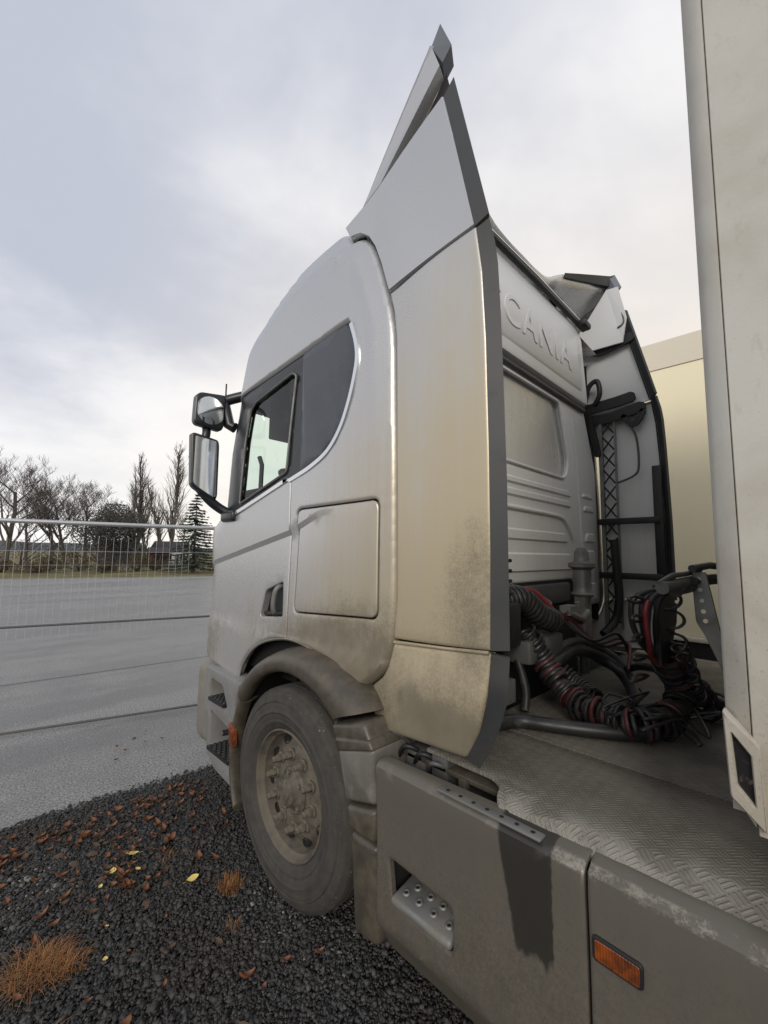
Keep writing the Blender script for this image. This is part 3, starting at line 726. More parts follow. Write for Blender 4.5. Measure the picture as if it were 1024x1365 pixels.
rc2 = rnd_poly([(1.99, 2.86), (3.13, 2.86), (3.28, 2.40), (3.21, 2.26), (2.07, 2.26), (1.99, 2.40)], [.08, .05, .1, .08, .08, .1])
panel('pressed_panel', rc2, plateY(YL+.028), (0, 1, 0), 'silver_gloss', wall_l, bevel=((.03, -.012),), thick=.0, step=0)
V, F = tube([(a, YL-.002, b) for a, b in rec]+[(rec[0][0], YL-.002, rec[0][1])], .012, 8, False); obj('pressed_frame', V, F, 'silver_in_lit', wall_l, 60)
pads = [((1.95, 2.135, 3.30, 2.185),), ((1.95, 2.055, 3.30, 2.11),), ((2.02, 1.785, 3.22, 1.86),), ((1.98, 1.585, 3.30, 1.71),),
        ((3.52, 2.16, 3.76, 2.20),), ((3.54, 2.05, 3.78, 2.10),), ((3.56, 1.80, 3.80, 1.88),), ((3.56, 1.60, 3.80, 1.74),), ((3.56, 1.34, 3.80, 1.48),)]
for ((a, b, c, d_),) in pads:
    panel('pressed_rib', rnd_poly([(a, b), (c, b), (c-.03, d_), (a+.03, d_)], .035), plateY(YL-.013), (0, 1, 0), 'silver_in_lit', wall_l, bevel=((.012, .013),), thick=.0, step=0)
V, F = tube(spline([(1.93, YL-.003, 1.86), (1.99, YL-.003, 1.95), (2.1, YL-.003, 1.985), (2.64, YL-.003, 1.985), (3.08, YL-.003, 1.975), (3.2, YL-.003, 1.93), (3.3, YL-.003, 1.83)], 5), .017, 8); obj('pressed_rib', V, F, 'silver_in_lit', wall_l, 60)
V, F = tube(spline([(3.36, YL, 2.76), (3.42, YL, 2.5), (3.46, YL, 2.2), (3.50, YL, 1.75)], 5), .012, 8); obj('pressed_rib', V, F, 'silver_in_lit', wall_l, 60)
for m in (False, True):                                            # rounded rear corners of the cab
    rows = []
    for z, xe, ye in ((1.30, 3.875, YL), (2.40, 3.875, YL), (2.66, 3.76, YL), (2.91, 3.635, YL), (2.93, 3.615, YU), (3.25, 3.56, YU), (3.50, 3.50, YU)):
        rows.append([(xe-.01, ye+.03, z), (xe+.03*(3.95-xe)/.4+.01, ye+.05, z), (xe+(3.88-xe)*.5, ye+.05+.12*(3.95-xe), z), (3.895, 1.36+.45*(3.95-xe), z)])
    vf = grid(rows); vf = mir(vf) if not m else vf
    obj('cab_corner', *vf, 'silver_in_lit', truck, 60)
V, F = tube([(1.70, YL-.01, 2.895), (3.60, YL-.01, 2.895)], .02, 8); obj('drip_rail', V, F, 'steel_dark', wall_l, 60)

# embossed maker's name on the upper wall
fc = bpy.data.curves.new('name', 'FONT'); fc.body = 'SCANIA'; fc.size = .36; fc.extrude = .002; fc.offset = .0; fc.bevel_depth = .003; fc.align_x = 'CENTER'; fc.space_character = 1.12
fo = bpy.data.objects.new('tmp', fc); COL.objects.link(fo); bpy.context.view_layer.update()
me = bpy.data.meshes.new_from_object(fo.evaluated_get(bpy.context.evaluated_depsgraph_get())); bpy.data.objects.remove(fo)
me.transform(Matrix.Translation((2.64, YU-.013, 3.115)) @ Matrix.Rotation(R_(90), 4, 'X') @ Matrix.Diagonal((.86, .76, 1, 1))); me.materials.clear(); me.materials.append(MATS['silver_in_lit'])
lt = bpy.data.objects.new('embossed_lettering', me); COL.objects.link(lt); attach(lt, wall_u)
bbox('tunnel_void', (1.90, 3.38, 1.30, 1.36, .8, 1.56), 'void', truck, 0)  # black box paints the shade inside the open engine tunnel
bbox('engine_cover', (2.05, 3.2, 1.26, 1.33, 1.36, 1.50), 'steel_dark', truck, .02)

# inside of the far deflector: brackets, lattice, bars
XR = 3.905
def flat_arm(name, pts, w_, x=XR, t=.035, material='black'):
    q = spline([(x, a, b) for a, b in pts], 4); V = []; F = []
    for i, p in enumerate(q):
        tt = (q[min(i+1, len(q)-1)]-q[max(i-1, 0)]).normalized(); n_ = Vector((0, -tt.z, tt.y)); e = min(i, len(q)-1-i); ww = w_*(.55 if e == 0 else 1)
        for s_, dx in ((1, 0), (1, t), (-1, t), (-1, 0)): V.append(p+n_*s_*ww/2-Vector((dx, 0, 0)))
    for i in range(len(q)-1):
        for k in range(4): F.append((i*4+k, i*4+(k+1) % 4, (i+1)*4+(k+1) % 4, (i+1)*4+k))
    F += [(0, 1, 2, 3), tuple(len(V)-4+k for k in (3, 2, 1, 0))]
    return obj(name, V, F, material, truck, 30)
flat_arm('deflector_bracket', [(1.40, 3.54), (1.30, 3.53), (1.22, 3.50), (1.10, 3.52), (.94, 3.55)], .075)
flat_arm('deflector_bracket', [(1.36, 2.99), (1.24, 3.0), (1.10, 3.01), (.96, 3.03)], .085)
b3 = flat_arm('deflector_bracket', [(1.38, 2.90), (1.2, 2.88), (1.05, 2.90), (.89, 2.93)], .085)
flat_arm('bracket_brace', [(1.06, 2.88), (1.0, 2.80), (.96, 2.80), (.90, 2.90)], .045)
flat_arm('bracket_latch', [(1.33, 3.0), (1.31, 2.85), (1.27, 2.65), (1.26, 2.55)], .05, XR-.03)
V, F = tube(spline([(XR-.04, 1.35, 3.05), (XR-.06, 1.31, 3.18), (XR-.06, 1.24, 3.22), (XR-.06, 1.22, 3.10), (XR-.04, 1.27, 3.02)], 5), .022, 8); obj('release_handle', V, F, 'black', truck, 60)
V, F = join([box(XR-.03, XR, 1.225, 1.255, 1.1, 2.85), box(XR-.02, XR, 1.12, 1.135, 1.1, 2.85)]); post = obj('lattice_post', V, F, 'steel', truck)
zz = 1.15
while zz < 2.8:
    V, F = join([tube([(XR-.02, 1.225, zz), (XR-.02, 1.135, zz+.12)], .007, 5), tube([(XR-.02, 1.135, zz), (XR-.02, 1.225, zz+.12)], .007, 5)])
    obj('lattice_bar', V, F, 'black', post); zz += .145
for z in (1.985, 1.535):
    bbox('cross_bar', (XR-.05, XR, .82, 1.28, z-.025, z+.025), 'black', truck, .005)
bbox('edge_stiffener', (XR-.03, XR, .80, .865, 1.38, 2.42), 'black', truck, .006)
V, F = tube(spline([(XR-.02, 1.06, 2.86), (XR-.02, .97, 2.70), (XR-.02, .955, 2.45), (XR-.02, .99, 2.36), (XR-.02, 1.12, 2.31)], 6), .009, 6); obj('bonnet_wire', V, F, 'steel_dark', truck, 60)
V, F = tube(spline([(XR-.10, 1.14, 1.83), (XR-.10, 1.13, 1.6), (XR-.10, 1.12, 1.35), (XR-.12, 1.15, 1.18), (XR-.25, 1.2, 1.08)], 6), .032, 10); obj('coolant_pipe', V, F, 'black', truck, 60)
# ribbed inner face of the far upper cap and things under the spoiler
for k, z in enumerate((3.62, 3.72, 3.82)):
    V, F = tube([(3.84, 1.42-.05*k, z-.02), (3.83, 1.05, z+.06)], .007, 5); obj('stiffening_rib', V, F, 'steel_dark', truck)
V, F = tube(rnd_poly([(1.48, 3.56), (1.12, 3.95), (1.0, 3.93), (.99, 3.66)], .08, 4) and [(3.82, a, b) for a, b in rnd_poly([(1.50, 3.57), (1.40, 3.80), (1.06, 3.96), (.99, 3.64)], .06, 4)], .009, 5, False); obj('stiffening_rib', V, F, 'steel_dark', truck)
hw = join([box(3.10, 3.32, 1.36, 1.46, 3.62, 3.74), tube([(3.05, 1.38, 3.66), (3.15, 1.33, 3.74), (3.32, 1.34, 3.76)], .035, 8), tube([(3.25, 1.38, 3.62), (3.4, 1.33, 3.68)], .04, 8)])
obj('spoiler_adjuster', *hw, 'black', truck, 40)
bbox('work_lamp', (3.36, 3.50, 1.15, 1.23, 3.52, 3.575), 'black', truck, .02)

# ------------------------------------------------------------------ deck behind the cab
ZD = .93
def deck_emb(x, y):
    e = max(0., 1.305-x)
    return (x, y, ZD-(e/.035)**2*.03*1.0 if e < .035 else ZD-.03-(e-.035)*2.)
jx = 1.775
outer = rnd_poly([(1.264, -2.2), (jx-.0035, -2.2), (jx-.0035, 1.12), (1.37, 1.12), (1.37, .82), (1.33, .775), (1.264, .755)], [0, 0, 0, 0, .03, .02, .03], 4)
d1 = panel('deck_plate', outer, deck_emb, (0, 0, -1), 'deck', truck, bevel=((.003, .002),), thick=.012, step=.0 or .09)
outer = [(jx+.0035, -2.2), (4.03, -2.2), (4.03, 1.06), (jx+.0035, 1.12)]
d2 = panel('deck_plate', outer, plateZ(ZD), (0, 0, -1), 'deck', truck, bevel=((.003, .002),), thick=.012, step=.0)
bolt = lathe([(0, 0.0), (.004, .004), (.005, .007), (.003, .010), (0, .011)], 8, 'Z')
bo = None
for (x, y) in ((1.868, .875), (1.80, .64), (1.745, .628), (1.80, .60), (1.75, .655), (1.854, .505), (1.36, .205), (1.36, .165), (1.281, .19), (1.9, .25), (1.72, .24), (1.84, .2)):
    if bo is None: bo = obj('deck_bolt', [(a, b, c) for a, b, c in bolt[0]], bolt[1], 'steel', truck, 60); bo.location = (x, y, ZD); b0 = bo
    else: dup(b0, truck, (x, y, ZD))
# chassis below
for x in (2.2, 3.0): bbox('frame_rail', (x, x+.08, -2.2, 2.9, .60, .90), 'black', truck, .01)
bbox('deck_bearer', (1.37, 3.95, 1.02, 1.10, .80, .915), 'steel_dark', truck, .01)
bbox('deck_bearer', (1.33, 3.95, .30, .36, .82, .915), 'black', truck, .01)
bbox('flange_plate', (1.37, 1.60, .72, 1.35, .865, .885), 'fender', truck, .004)
bbox('bracket_post', (1.36, 1.39, .93, .965, .68, .88), 'fender', truck, .004)
bbox('battery_box', (1.42, 2.1, .20, 1.02, .35, .80), 'steel_dark', truck, .02)
bbox('air_tank', (1.45, 2.1, 1.08, 1.32, .40, .86), 'black', truck, .04)
for k, (y, z) in enumerate(((1.30, .93), (1.22, .90), (1.14, .895), (1.08, .88))):
    V, F = tube(spline([(1.36+.01*k, y+.05, z-.05), (1.35, y, z+.01), (1.38, y-.04, z), (1.44, y-.05, z-.06)], 5), .010, 7); obj('air_fitting', V, F, ('steel_dark', 'black', 'black', 'steel_dark')[k], truck, 60)
bbox('junction_box', (1.37, 1.46, 1.13, 1.24, .80, .90), 'steel_dark', truck, .02, 3)
bbox('rear_well', (1.60, 4.0, -2.2, 1.3, .30, .34), 'void', truck, 0)

# ------------------------------------------------------------------ side skirt below the deck
def skirt_emb(y, s):
    if s > .868:
        t_ = s-.868
        if t_ < .02: return (1.206+t_*.45, y, .868+t_*.9)
        return (1.215+(t_-.02)*.65, y, .886+(t_-.02)*.17)
    x = 1.206
    if s < .335: x += sstep((.335-s)/.05)*.012+max(0, (.32-s))*.55
    x += .006*math.sin((s-.335)/.53*math.pi) if s > .335 else 0
    return (x, y, s)
step_hole = rnd_poly([(1.171, .575), (.884, .560), (.882, .425), (1.150, .432)], [.02, .03, .02, .03], 4)
sk1 = panel('side_skirt', rnd_poly([(1.246, .93), (.467, .975), (.467, .20), (1.228, .20)], [.03, .004, .02, .04], 4), skirt_emb, (1, 0, 0), 'skirt', truck, holes=[step_hole], bevel=((.004, .006), (.008, .0015)), thick=.02, step=.035)
sk2 = panel('side_skirt', rnd_poly([(.459, .975), (-2.2, .975), (-2.2, .20), (.459, .20)], [.004, .004, .004, .02], 4), skirt_emb, (1, 0, 0), 'skirt', truck, bevel=((.004, .006), (.008, .0015)), thick=.02, step=.05)
sk3 = panel('side_skirt', [(1.246, .90), (-2.2, .90), (-2.2, .20), (1.246, .20)], skirt_emb, (1, 0, 0), 'skirt', truck, bevel=(), thick=.02, step=.2, mirror=True)
rb = join([box(1.36, 1.37, .86, 1.19, .40, .60), box(1.232, 1.37, .865, .872, .40, .60), box(1.232, 1.37, 1.18, 1.187, .40, .60), box(1.232, 1.37, .87, 1.18, .585, .592)])
obj('step_recess', *rb, 'void', sk1)
bm = bmesh.new(); v, f = box(1.200, 1.36, .886, 1.150, .432, .462); vs_ = [bm.verts.new(q) for q in v]
for g in f: bm.faces.new([vs_[i] for i in g])
bmesh.ops.recalc_face_normals(bm, faces=bm.faces[:]); bmesh.ops.bevel(bm, geom=bm.edges[:], offset=.012, segments=3, profile=.5, affect='EDGES')
for q in bm.verts: q.co.z += (q.co.x-1.212)*.18
stp = bm_obj('step_plate', bm, 'steel', sk1, 40)
ringm = lathe([(0, .006), (.004, .007), (.005, .011), (0, .015)], 12, 'Z'); dk = lathe([(.0015, .0), (.0015, .0065)], 10, 'Z')
r0 = None
def ring_at(x, y, z, par, rot=(0, 0, 0)):
    global r0, k0
    if r0 is None:
        r0 = obj('hole_rim', *ringm, 'steel', par, 60); r0.location = (x, y, z); r0.rotation_euler = rot
        k0 = obj('hole', *dk, 'void', par); k0.location = (x, y, z); k0.rotation_euler = rot
    else: dup(r0, par, (x, y, z), rot); dup(k0, par, (x, y, z), rot)
    return
for i, y in enumerate((.92, .985, 1.05, 1.11)): ring_at(1.245, y, .4695, stp, (0, -.18, 0))
for i, y in enumerate((.92, .975, 1.03, 1.09)): ring_at(1.285, y, .4765, stp, (0, -.18, 0))
for i, y in enumerate((.95, 1.01, 1.07)): ring_at(1.325, y, .4835, stp, (0, -.18, 0))
tp_ = bbox('tread_strip', (1.214, 1.252, .585, .95, .889, .8985), 'steel', sk1, .004)
for k in range(7): dup(k0, tp_, (1.233, .615+k*.05, .8975), (0, 0, 0)).scale = (1.1, 1.1, 1.3)
lm = panel('marker_lamp', rnd_poly([(.449, .746), (.335, .742), (.337, .683), (.449, .687)], .012, 4), plateX(1.201), (1, 0, 0), 'black', sk2, bevel=((.003, .004),), thick=.03, step=0)
panel('lamp_lens', rnd_poly([(.444, .741), (.340, .737), (.342, .688), (.444, .692)], .009, 4), plateX(1.1995), (1, 0, 0), 'amber', lm, bevel=((.003, .003),), thick=.004, step=0)
lm.matrix_parent_inverse = Matrix.Identity(4)

# ------------------------------------------------------------------ wheels
CW = (1.378, 1.925, .494)
def make_wheel():
    rim = lathe([(-.118, .300), (-.130, .297), (-.132, .290), (-.122, .284), (-.108, .281), (-.095, .268), (-.045, .262), (-.035, .256), (-.045, .245), (-.062, .225), (-.078, .195), (-.083, .18), (-.083, .11), (-.07, .10), (-.07, .0)], 64)
    wh = obj('wheel', *rim, 'rim', truck, 35, CW)
    prof = [(-.10, .286), (-.126, .300), (-.144, .330), (-.147, .335), (-.1475, .342), (-.1455, .344), (-.152, .365), (-.1535, .376), (-.156, .379), (-.1535, .384), (-.151, .40), (-.1475, .425), (-.1505, .428), (-.1445, .432), (-.141, .450), (-.134, .466), (-.130, .469), (-.121, .482), (-.108, .4895)]
    for g in (-.068, -.022, .022, .068): prof += [(g-.006, .4925), (g-.005, .480), (g+.005, .480), (g+.006, .4925)]
    prof += [(.108, .4895), (.121, .482), (.141, .45), (.152, .38), (.144, .33), (.126, .30), (.10, .286)]
    prof = [(x_, r_ if r_ < .31 else .31+(r_-.31)*1.055) for x_, r_ in prof]
    ty = obj('tyre', *lathe(prof, 96), 'tyre', wh, 32)
    hub = obj('hub', *lathe([(-.07, .112), (-.088, .108), (-.096, .098), (-.090, .09), (-.098, .082), (-.112, .066), (-.128, .060), (-.134, .050), (-.134, .0)], 40), 'hub', wh, 35)
    cup = obj('hub_cap', *lathe([(-.134, .040), (-.142, .036), (-.144, .0)], 6), 'hub', wh, 30)
    V1, F1 = lathe([(-.083, .030), (-.090, .030), (-.092, .026), (-.092, .019)], 16); V2, F2 = lathe([(-.090, .0195), (-.115, .0185), (-.118, .0165), (-.135, .016), (-.140, .010), (-.140, 0)], 6)
    nut0 = None; hl0 = None
    for k in range(10):
        a = 2*math.pi*(k+.3)/10; p = (0, .1675*math.cos(a), .1675*math.sin(a))
        if nut0 is None: nut0 = obj('wheel_nut', *join([(V1, F1), (V2, F2)]), 'hub', wh, 40, p)
        else: dup(nut0, wh, p, (random.uniform(0, 1), 0, 0))
        a = 2*math.pi*(k+.8)/10; th = a; cy, cz = .232*math.cos(a), .232*math.sin(a)
        if hl0 is None:
            Vh, Fh = lathe([(-.004, .0), (-.004, .018), (-.010, .0195), (-.010, .022), (-.001, .024)], 14)  # near-black cups on the solid disc paint the shade of vents
            hl0 = obj('vent_dark', Vh, Fh, 'void', wh, 30, (-.0575, cy, cz)); hl0.scale = (1.2, .95, 1.25); hl0.rotation_euler = (a, 0, 0)
        else:
            h = dup(hl0, wh, (-.0575, cy, cz), (a, 0, 0)); h.scale = (1.2, .95, 1.25)
        if k % 2 == 0:
            a = 2*math.pi*(k+.1)/10
            obj('hub_bolt', *lathe([(-.09, .012), (-.108, .011), (-.110, 0)], 6), 'hub', wh, 30, (0, .088*math.cos(a), .088*math.sin(a)))
    return wh
wheel = make_wheel()
def copy_wheel(parent, loc, rz):
    c = wheel.copy(); COL.objects.link(c); c.parent = parent; c.matrix_parent_inverse = Matrix.Translation(parent.location).inverted(); c.location = loc; c.rotation_euler = (0, 0, rz)
    for ch in wheel.children:
        if ch.name.startswith(('tyre', 'hub')): k = ch.copy(); COL.objects.link(k); k.parent = c
    return c
copy_wheel(truck, (3.88, 1.92, .4925), math.pi)
copy_wheel(truck, (1.55, -1.75, .4925), 0); copy_wheel(truck, (3.73, -1.75, .4925), math.pi)
V, F = tube([(1.5, 1.92, .49), (3.78, 1.92, .49)], .06, 10); obj('axle', V, F, 'black', truck, 60)

# fender: swept round the wheel
def fender_seg(name, a0, a1, ri, ro, material, xo=1.215, n=26, tilt=(0, 0), deep=1.45):
    rows = []
    for k in range(n+1):
        t_ = k/n; i_ = ri(t_); o_ = ro(t_); w_ = o_-i_; row = []
        for (f_, x) in ((.04, xo+.075), (.0, xo+.06), (.0, xo+.03), (.06, xo+.012), (.2, xo+.002), (.42, xo), (.62, xo+.006), (.72, xo+.018), (.84, xo+.048), (.94, xo+.09), (1., xo+.14), (1., deep)):
            r_ = i_+w_*f_; a = R_(a0+(a1-a0)*t_+tilt[0]*(1-t_)*f_+tilt[1]*t_*f_)
            row.append((x, CW[1]+r_*math.cos(a), CW[2]+r_*math.sin(a)))
        rows.append(row)
    V, F = grid(rows); m_ = len(rows[0]); F.append(tuple(range(m_))); F.append(tuple(n*m_+k for k in reversed(range(m_))))
    return obj(name, V, F, material, truck, 45)
lerp = lambda a, b: (lambda t_: a+(b-a)*t_)
fe = fender_seg('wheel_fender', 36, 129, lerp(.565, .592), lambda t_: .668+.02*t_+.115*t_**2.2, 'fender', tilt=(2, 9))
ff = fender_seg('fender_front_leg', 35, -26, lerp(.562, .545), lerp(.622, .585), 'fender', xo=1.222, n=14, tilt=(2, -5))
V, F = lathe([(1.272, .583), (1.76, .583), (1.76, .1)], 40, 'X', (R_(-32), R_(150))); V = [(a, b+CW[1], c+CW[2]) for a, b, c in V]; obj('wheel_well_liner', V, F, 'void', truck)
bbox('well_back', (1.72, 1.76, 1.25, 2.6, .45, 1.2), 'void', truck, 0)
def slab(name, poly, material, x0, x1, r=.03, bev=.02):
    return panel(name, rnd_poly(poly, r, 4), plateX(x0), (1, 0, 0), material, truck, bevel=((bev*.35, bev), (bev*.65, bev*.35)), thick=x1-x0, step=0, sharp=60)
slab('fender_tail', [(1.545, .94), (1.333, 1.005), (1.283, .935), (1.50, .868)], 'fender', 1.218, 1.42, .02)
slab('fender_tail', [(1.505, .90), (1.285, .95), (1.262, .915), (1.487, .845)], 'fender', 1.208, 1.44, .012, .012)
slab('flap_hinge', [(1.492, .858), (1.264, .922), (1.253, .715), (1.428, .668)], 'flap_light', 1.212, 1.46, .02)
slab('flap_hinge', [(1.424, .658), (1.252, .702), (1.242, .65), (1.252, .575), (1.405, .570)], 'fender', 1.21, 1.46, .02)
slab('mud_flap', [(1.408, .562), (1.246, .566), (1.232, .215), (1.372, .20)], 'fender', 1.222, 1.34, .03)

# entry steps ahead of the wheel
st_p = rnd_poly([(2.99, .915), (2.955, .56), (2.91, .37), (2.79, .305), (2.44, .275), (2.475, .42), (2.53, .62), (2.53, .75), (2.49, .90)], .025, 4)
h1 = rnd_poly([(2.885, .845), (2.72, .835), (2.64, .715), (2.88, .72)], .02, 3); h2 = rnd_poly([(2.87, .645), (2.60, .60), (2.55, .42), (2.86, .42)], .02, 3)
sb = panel('step_housing', st_p, plateX(1.262), (1, 0, 0), 'step_grey', truck, holes=[h1, h2], bevel=((.006, .01), (.012, .002)), thick=.12, step=0)
obj('step_back', *box(1.42, 1.43, 2.5, 2.95, .33, .88), 'steel_dark', sb)
for (y0, y1, z) in ((2.66, 2.88, .735), (2.56, 2.87, .428)):
    t1 = obj('step_tread', *box(1.245, 1.41, y0, y1, z-.02, z), 'black', sb)
    tb = []
    for i in range(9):
        for j in range(5):
            x = 1.262+j*.032+(.016 if i % 2 else 0); y = y0+.02+(y1-y0-.04)*i/8
            if x < 1.40: tb.append(([(a+x, b+y, c+z) for a, b, c in lathe([(0, .013), (.006, .011), (.006, .007), (0, .006)], 8, 'Z')[0]], lathe([(0, .013), (.006, .011), (.006, .007), (0, .006)], 8, 'Z')[1]))
    obj('grip_studs', *join(tb), 'charcoal', t1, 40)['kind'] = 'stuff'
am = panel('side_marker', rnd_poly([(2.505, .685), (2.462, .66), (2.452, .55), (2.492, .565)], .01, 3), plateX(1.212), (1, 0, 0), 'amber', truck, bevel=((.003, .004),), thick=.03, step=0)
V, F = tube([(1.34, 2.73, .53), (1.26, 2.70, .55)], .018, 10); obj('towing_eye', V, F, 'steel_dark', sb, 60)

# ------------------------------------------------------------------ mirrors
def mirror_head(name, poly, y):
    cx_ = sum(p[0] for p in poly)/len(poly); cz_ = sum(p[1] for p in poly)/len(poly)
    pl = rnd_poly(poly, .02, 3)
    hd = panel(name, pl, plateY(y), (0, 1, 0), 'frame_black', truck, bevel=((.006, .008), (.006, .002)), thick=.0, step=0)
    back = []
    for k, (s_, dy) in enumerate(((1, .008), (1.0, .05), (.85, .09), (.5, .105))):
        back.append([(cx_+(p[0]-cx_)*s_, y+dy, cz_+(p[1]-cz_)*s_) for p in pl]+[(cx_+(pl[0][0]-cx_)*s_, y+dy, cz_+(pl[0][1]-cz_)*s_)])
    V, F = grid(back); n_ = len(pl)+1; F.append(tuple(3*n_+k for k in range(n_-1))); obj('mirror_shell', V, F, 'frame_black', hd, 50)
    gp = [(cx_+(p[0]-cx_)*.86, cz_+(p[1]-cz_)*.9) for p in pl]
    return hd, gp
hd, gp = mirror_head('wide_mirror', P['mirU'], 2.95)
cxm = sum(p[0] for p in gp)/len(gp); czm = sum(p[1] for p in gp)/len(gp)
panel('mirror_glass', gp, lambda u, v: (u, 2.944+.6*((u-cxm)**2+(v-czm)**2), v), (0, 1, 0), 'mirror', hd, bevel=(), thick=.004, step=.02)
hd, gp = mirror_head('main_mirror', P['mirL'], 2.95)
panel('mirror_glass', gp, lambda u, v: (u, 2.938-.14*(u-1.18), v), (0, 1, 0), 'mirror', hd, bevel=(), thick=.004, step=0)
for q_, r_a in ((spline([(1.25, 3.0, 2.76), (1.31, 2.99, 2.80), (1.40, 2.93, 2.84), (1.47, 2.86, 2.86)], 5), .038), ([(1.30, 3.0, 2.79), (1.34, 2.98, 2.62), (1.37, 2.95, 2.60)], .04), (spline([(1.17, 3.0, 2.62), (1.19, 3.01, 2.54), (1.17, 3.01, 2.44)], 4), .03), (spline([(1.15, 3.0, 2.14), (1.22, 2.99, 2.06), (1.30, 2.98, 2.0), (1.38, 2.93, 1.95)], 4), .034)):
    V, F = tube(q_, r_a, 10); obj('mirror_arm', V, F, 'frame_black', truck, 60)
bbox('mirror_foot', (1.30, 1.42, 2.78, 2.97, 1.90, 1.975), 'frame_black', truck, .02, 3)
V, F = tube([(1.30, 2.97, 2.82), (1.30, 2.97, 2.92)], .006, 6); obj('aerial', V, F, 'frame_black', truck)
mh = bbox('far_mirror', (4.02, 4.22, 2.98, 3.08, 2.05, 2.80), 'frame_black', truck, .03, 3)

# ------------------------------------------------------------------ gear behind the cab
gv = join([box(1.80, 1.84, 1.08, 1.16, 1.50, 1.80), box(1.78, 1.86, 1.06, 1.2, 1.30, 1.52)]); obj('valve_bracket', *gv, 'steel_dark', truck)
V, F = lathe([(0, .0), (0, .025)], 14, 'Y'); obj('bracket_hole', [(a+1.82, 1.078, c+1.74) for a, b, c in V], F, 'silver_in_lit', truck)
bbox('valve_block', (1.84, 1.98, 1.02, 1.2, 1.25, 1.46), 'black', truck, .02)
bbox('valve_block', (2.02, 2.42, 1.0, 1.16, 1.15, 1.27), 'steel_dark', truck, .02)
bbox('frame_bracket', (1.78, 1.98, 1.06, 1.12, .98, 1.09), 'steel', truck, .006)
for z in (1.66, 1.61, 1.56, 1.50, 1.46):
    V, F = tube([(1.84, 1.1, z), (1.95, 1.06, z+.005)], .009, 6); obj('pipe_stub', V, F, 'black', truck)
V, F = tube(spline([(1.95, 1.12, 1.46), (2.1, 1.08, 1.46), (2.22, 1.05, 1.38), (2.36, 1.02, 1.33)], 6), .055, 12); air = obj('intake_duct', V, F, 'hose_black', truck, 60)
V, F = coil([(1.97, 1.115, 1.46), (2.1, 1.08, 1.46), (2.22, 1.05, 1.38), (2.34, 1.02, 1.335)], .056, .03, .010); obj('duct_ribs', V, F, 'hose_black', air, 60)
V, F = coil([(2.05, 1.22, 1.52), (2.25, 1.15, 1.48), (2.45, 1.1, 1.40)], .03, .022, .007); obj('spring_hose', V, F, 'steel_dark', truck, 60)
V, F = tube(spline([(2.15, 1.2, 1.50), (2.28, 1.12, 1.50), (2.36, 1.06, 1.42), (2.40, 1.02, 1.36)], 6), .013, 8); obj('battery_cable', V, F, 'cable_red', truck, 60)
V, F = join([tube([(2.40, 1.02, 1.36), (2.55, 1.0, 1.32)], .026, 8), tube([(2.5, 1.0, 1.33), (2.62, .98, 1.31)], .018, 8)]); obj('terminal_clamp', V, F, 'hose_red', truck, 60)
V, F = join([tube([(2.42, 1.0, 1.39), (2.58, .96, 1.33), (2.70, .97, 1.36)], .02, 8), tube([(2.62, 1.0, 1.42), (2.66, .98, 1.30)], .016, 8), box(2.44, 2.56, .97, 1.03, 1.36, 1.41)]); obj('brass_coupling', V, F, 'steel', truck, 40)
V, F = lathe([(1.28, .04), (1.40, .045), (1.44, .075), (1.46, .06), (1.49, .058), (1.60, .058), (1.62, .085), (1.645, .085), (1.655, .05), (1.72, .045), (1.745, .03), (1.75, 0)], 18, 'Z'); strut = obj('cab_strut', [(a+2.98, b+1.1, c) for a, b, c in V], F, 'steel', truck, 40)
bbox('strut_bracket', (2.92, 3.04, 1.06, 1.14, 1.10, 1.44), 'steel', truck, .02)
V, F = tube([(2.98, 1.1, .93), (2.98, 1.1, 1.3)], .03, 10); obj('strut_rod', V, F, 'steel_dark', strut, 60)
V, F = tube(spline([(2.05, 1.1, 1.20), (2.0, 1.02, 1.05), (1.95, 1.0, .96)], 4), .02, 8); obj('lead', V, F, 'hose_black', truck, 60)
bbox('crossmember', (1.9, 3.9, 1.0, 1.12, .80, .92), 'black', truck, .01)

# ------------------------------------------------------------------ lines between truck and trailer: each its own thing
def line(name, vf, material, label, cat='hose', group=None, smooth=60):
    o = obj(name, *vf, material, None, smooth); return tag(o, label, cat, group)
A = [(2.065, 1.05, 1.31), (2.136, 1.0, 1.182), (2.128, .93, 1.088), (2.097, .83, 1.013), (2.051, .70, 1.0), (2.03, .56, 1.0), (2.147, .48, 1.005), (2.30, .45, 1.05), (2.33, .45, 1.12), (2.22, .45, 1.20), (2.10, .45, 1.30)]
line('coiled_air_hose', coil(A, .048, .025, .0095, 0, wob=.22, seed=3), 'hose_black', 'thick black coiled air hose sagging onto the deck plate behind the cab', 'hose')
line('coiled_air_hose', coil([(a+.004, b, c+.002) for a, b, c in A[1:]], .047, .043, .0095, 2.2, wob=.25, seed=5), 'hose_red', 'dull red coiled air hose wound through the black one on the deck', 'hose')
B = [(2.233, .52, 1.287), (2.27, .47, 1.235), (2.39, .44, 1.15), (2.46, .41, 1.06), (2.55, .39, .995), (2.62, .35, .985)]
line('coiled_power_cable', coil(B, .048, .021, .008, 0, wob=.22, seed=8), 'hose_black', 'short black coiled power cable bunched at the foot of the trailer hoses', 'cable')
C_ = [(2.36, .99, 1.07), (2.36, .93, 1.02), (2.34, .86, .995), (2.30, .81, .985)]
line('coiled_power_cable', coil(C_, .045, .022, .0085, 0, seed=9), 'hose_black', 'small tight black coil standing under the black looped pipe', 'cable')
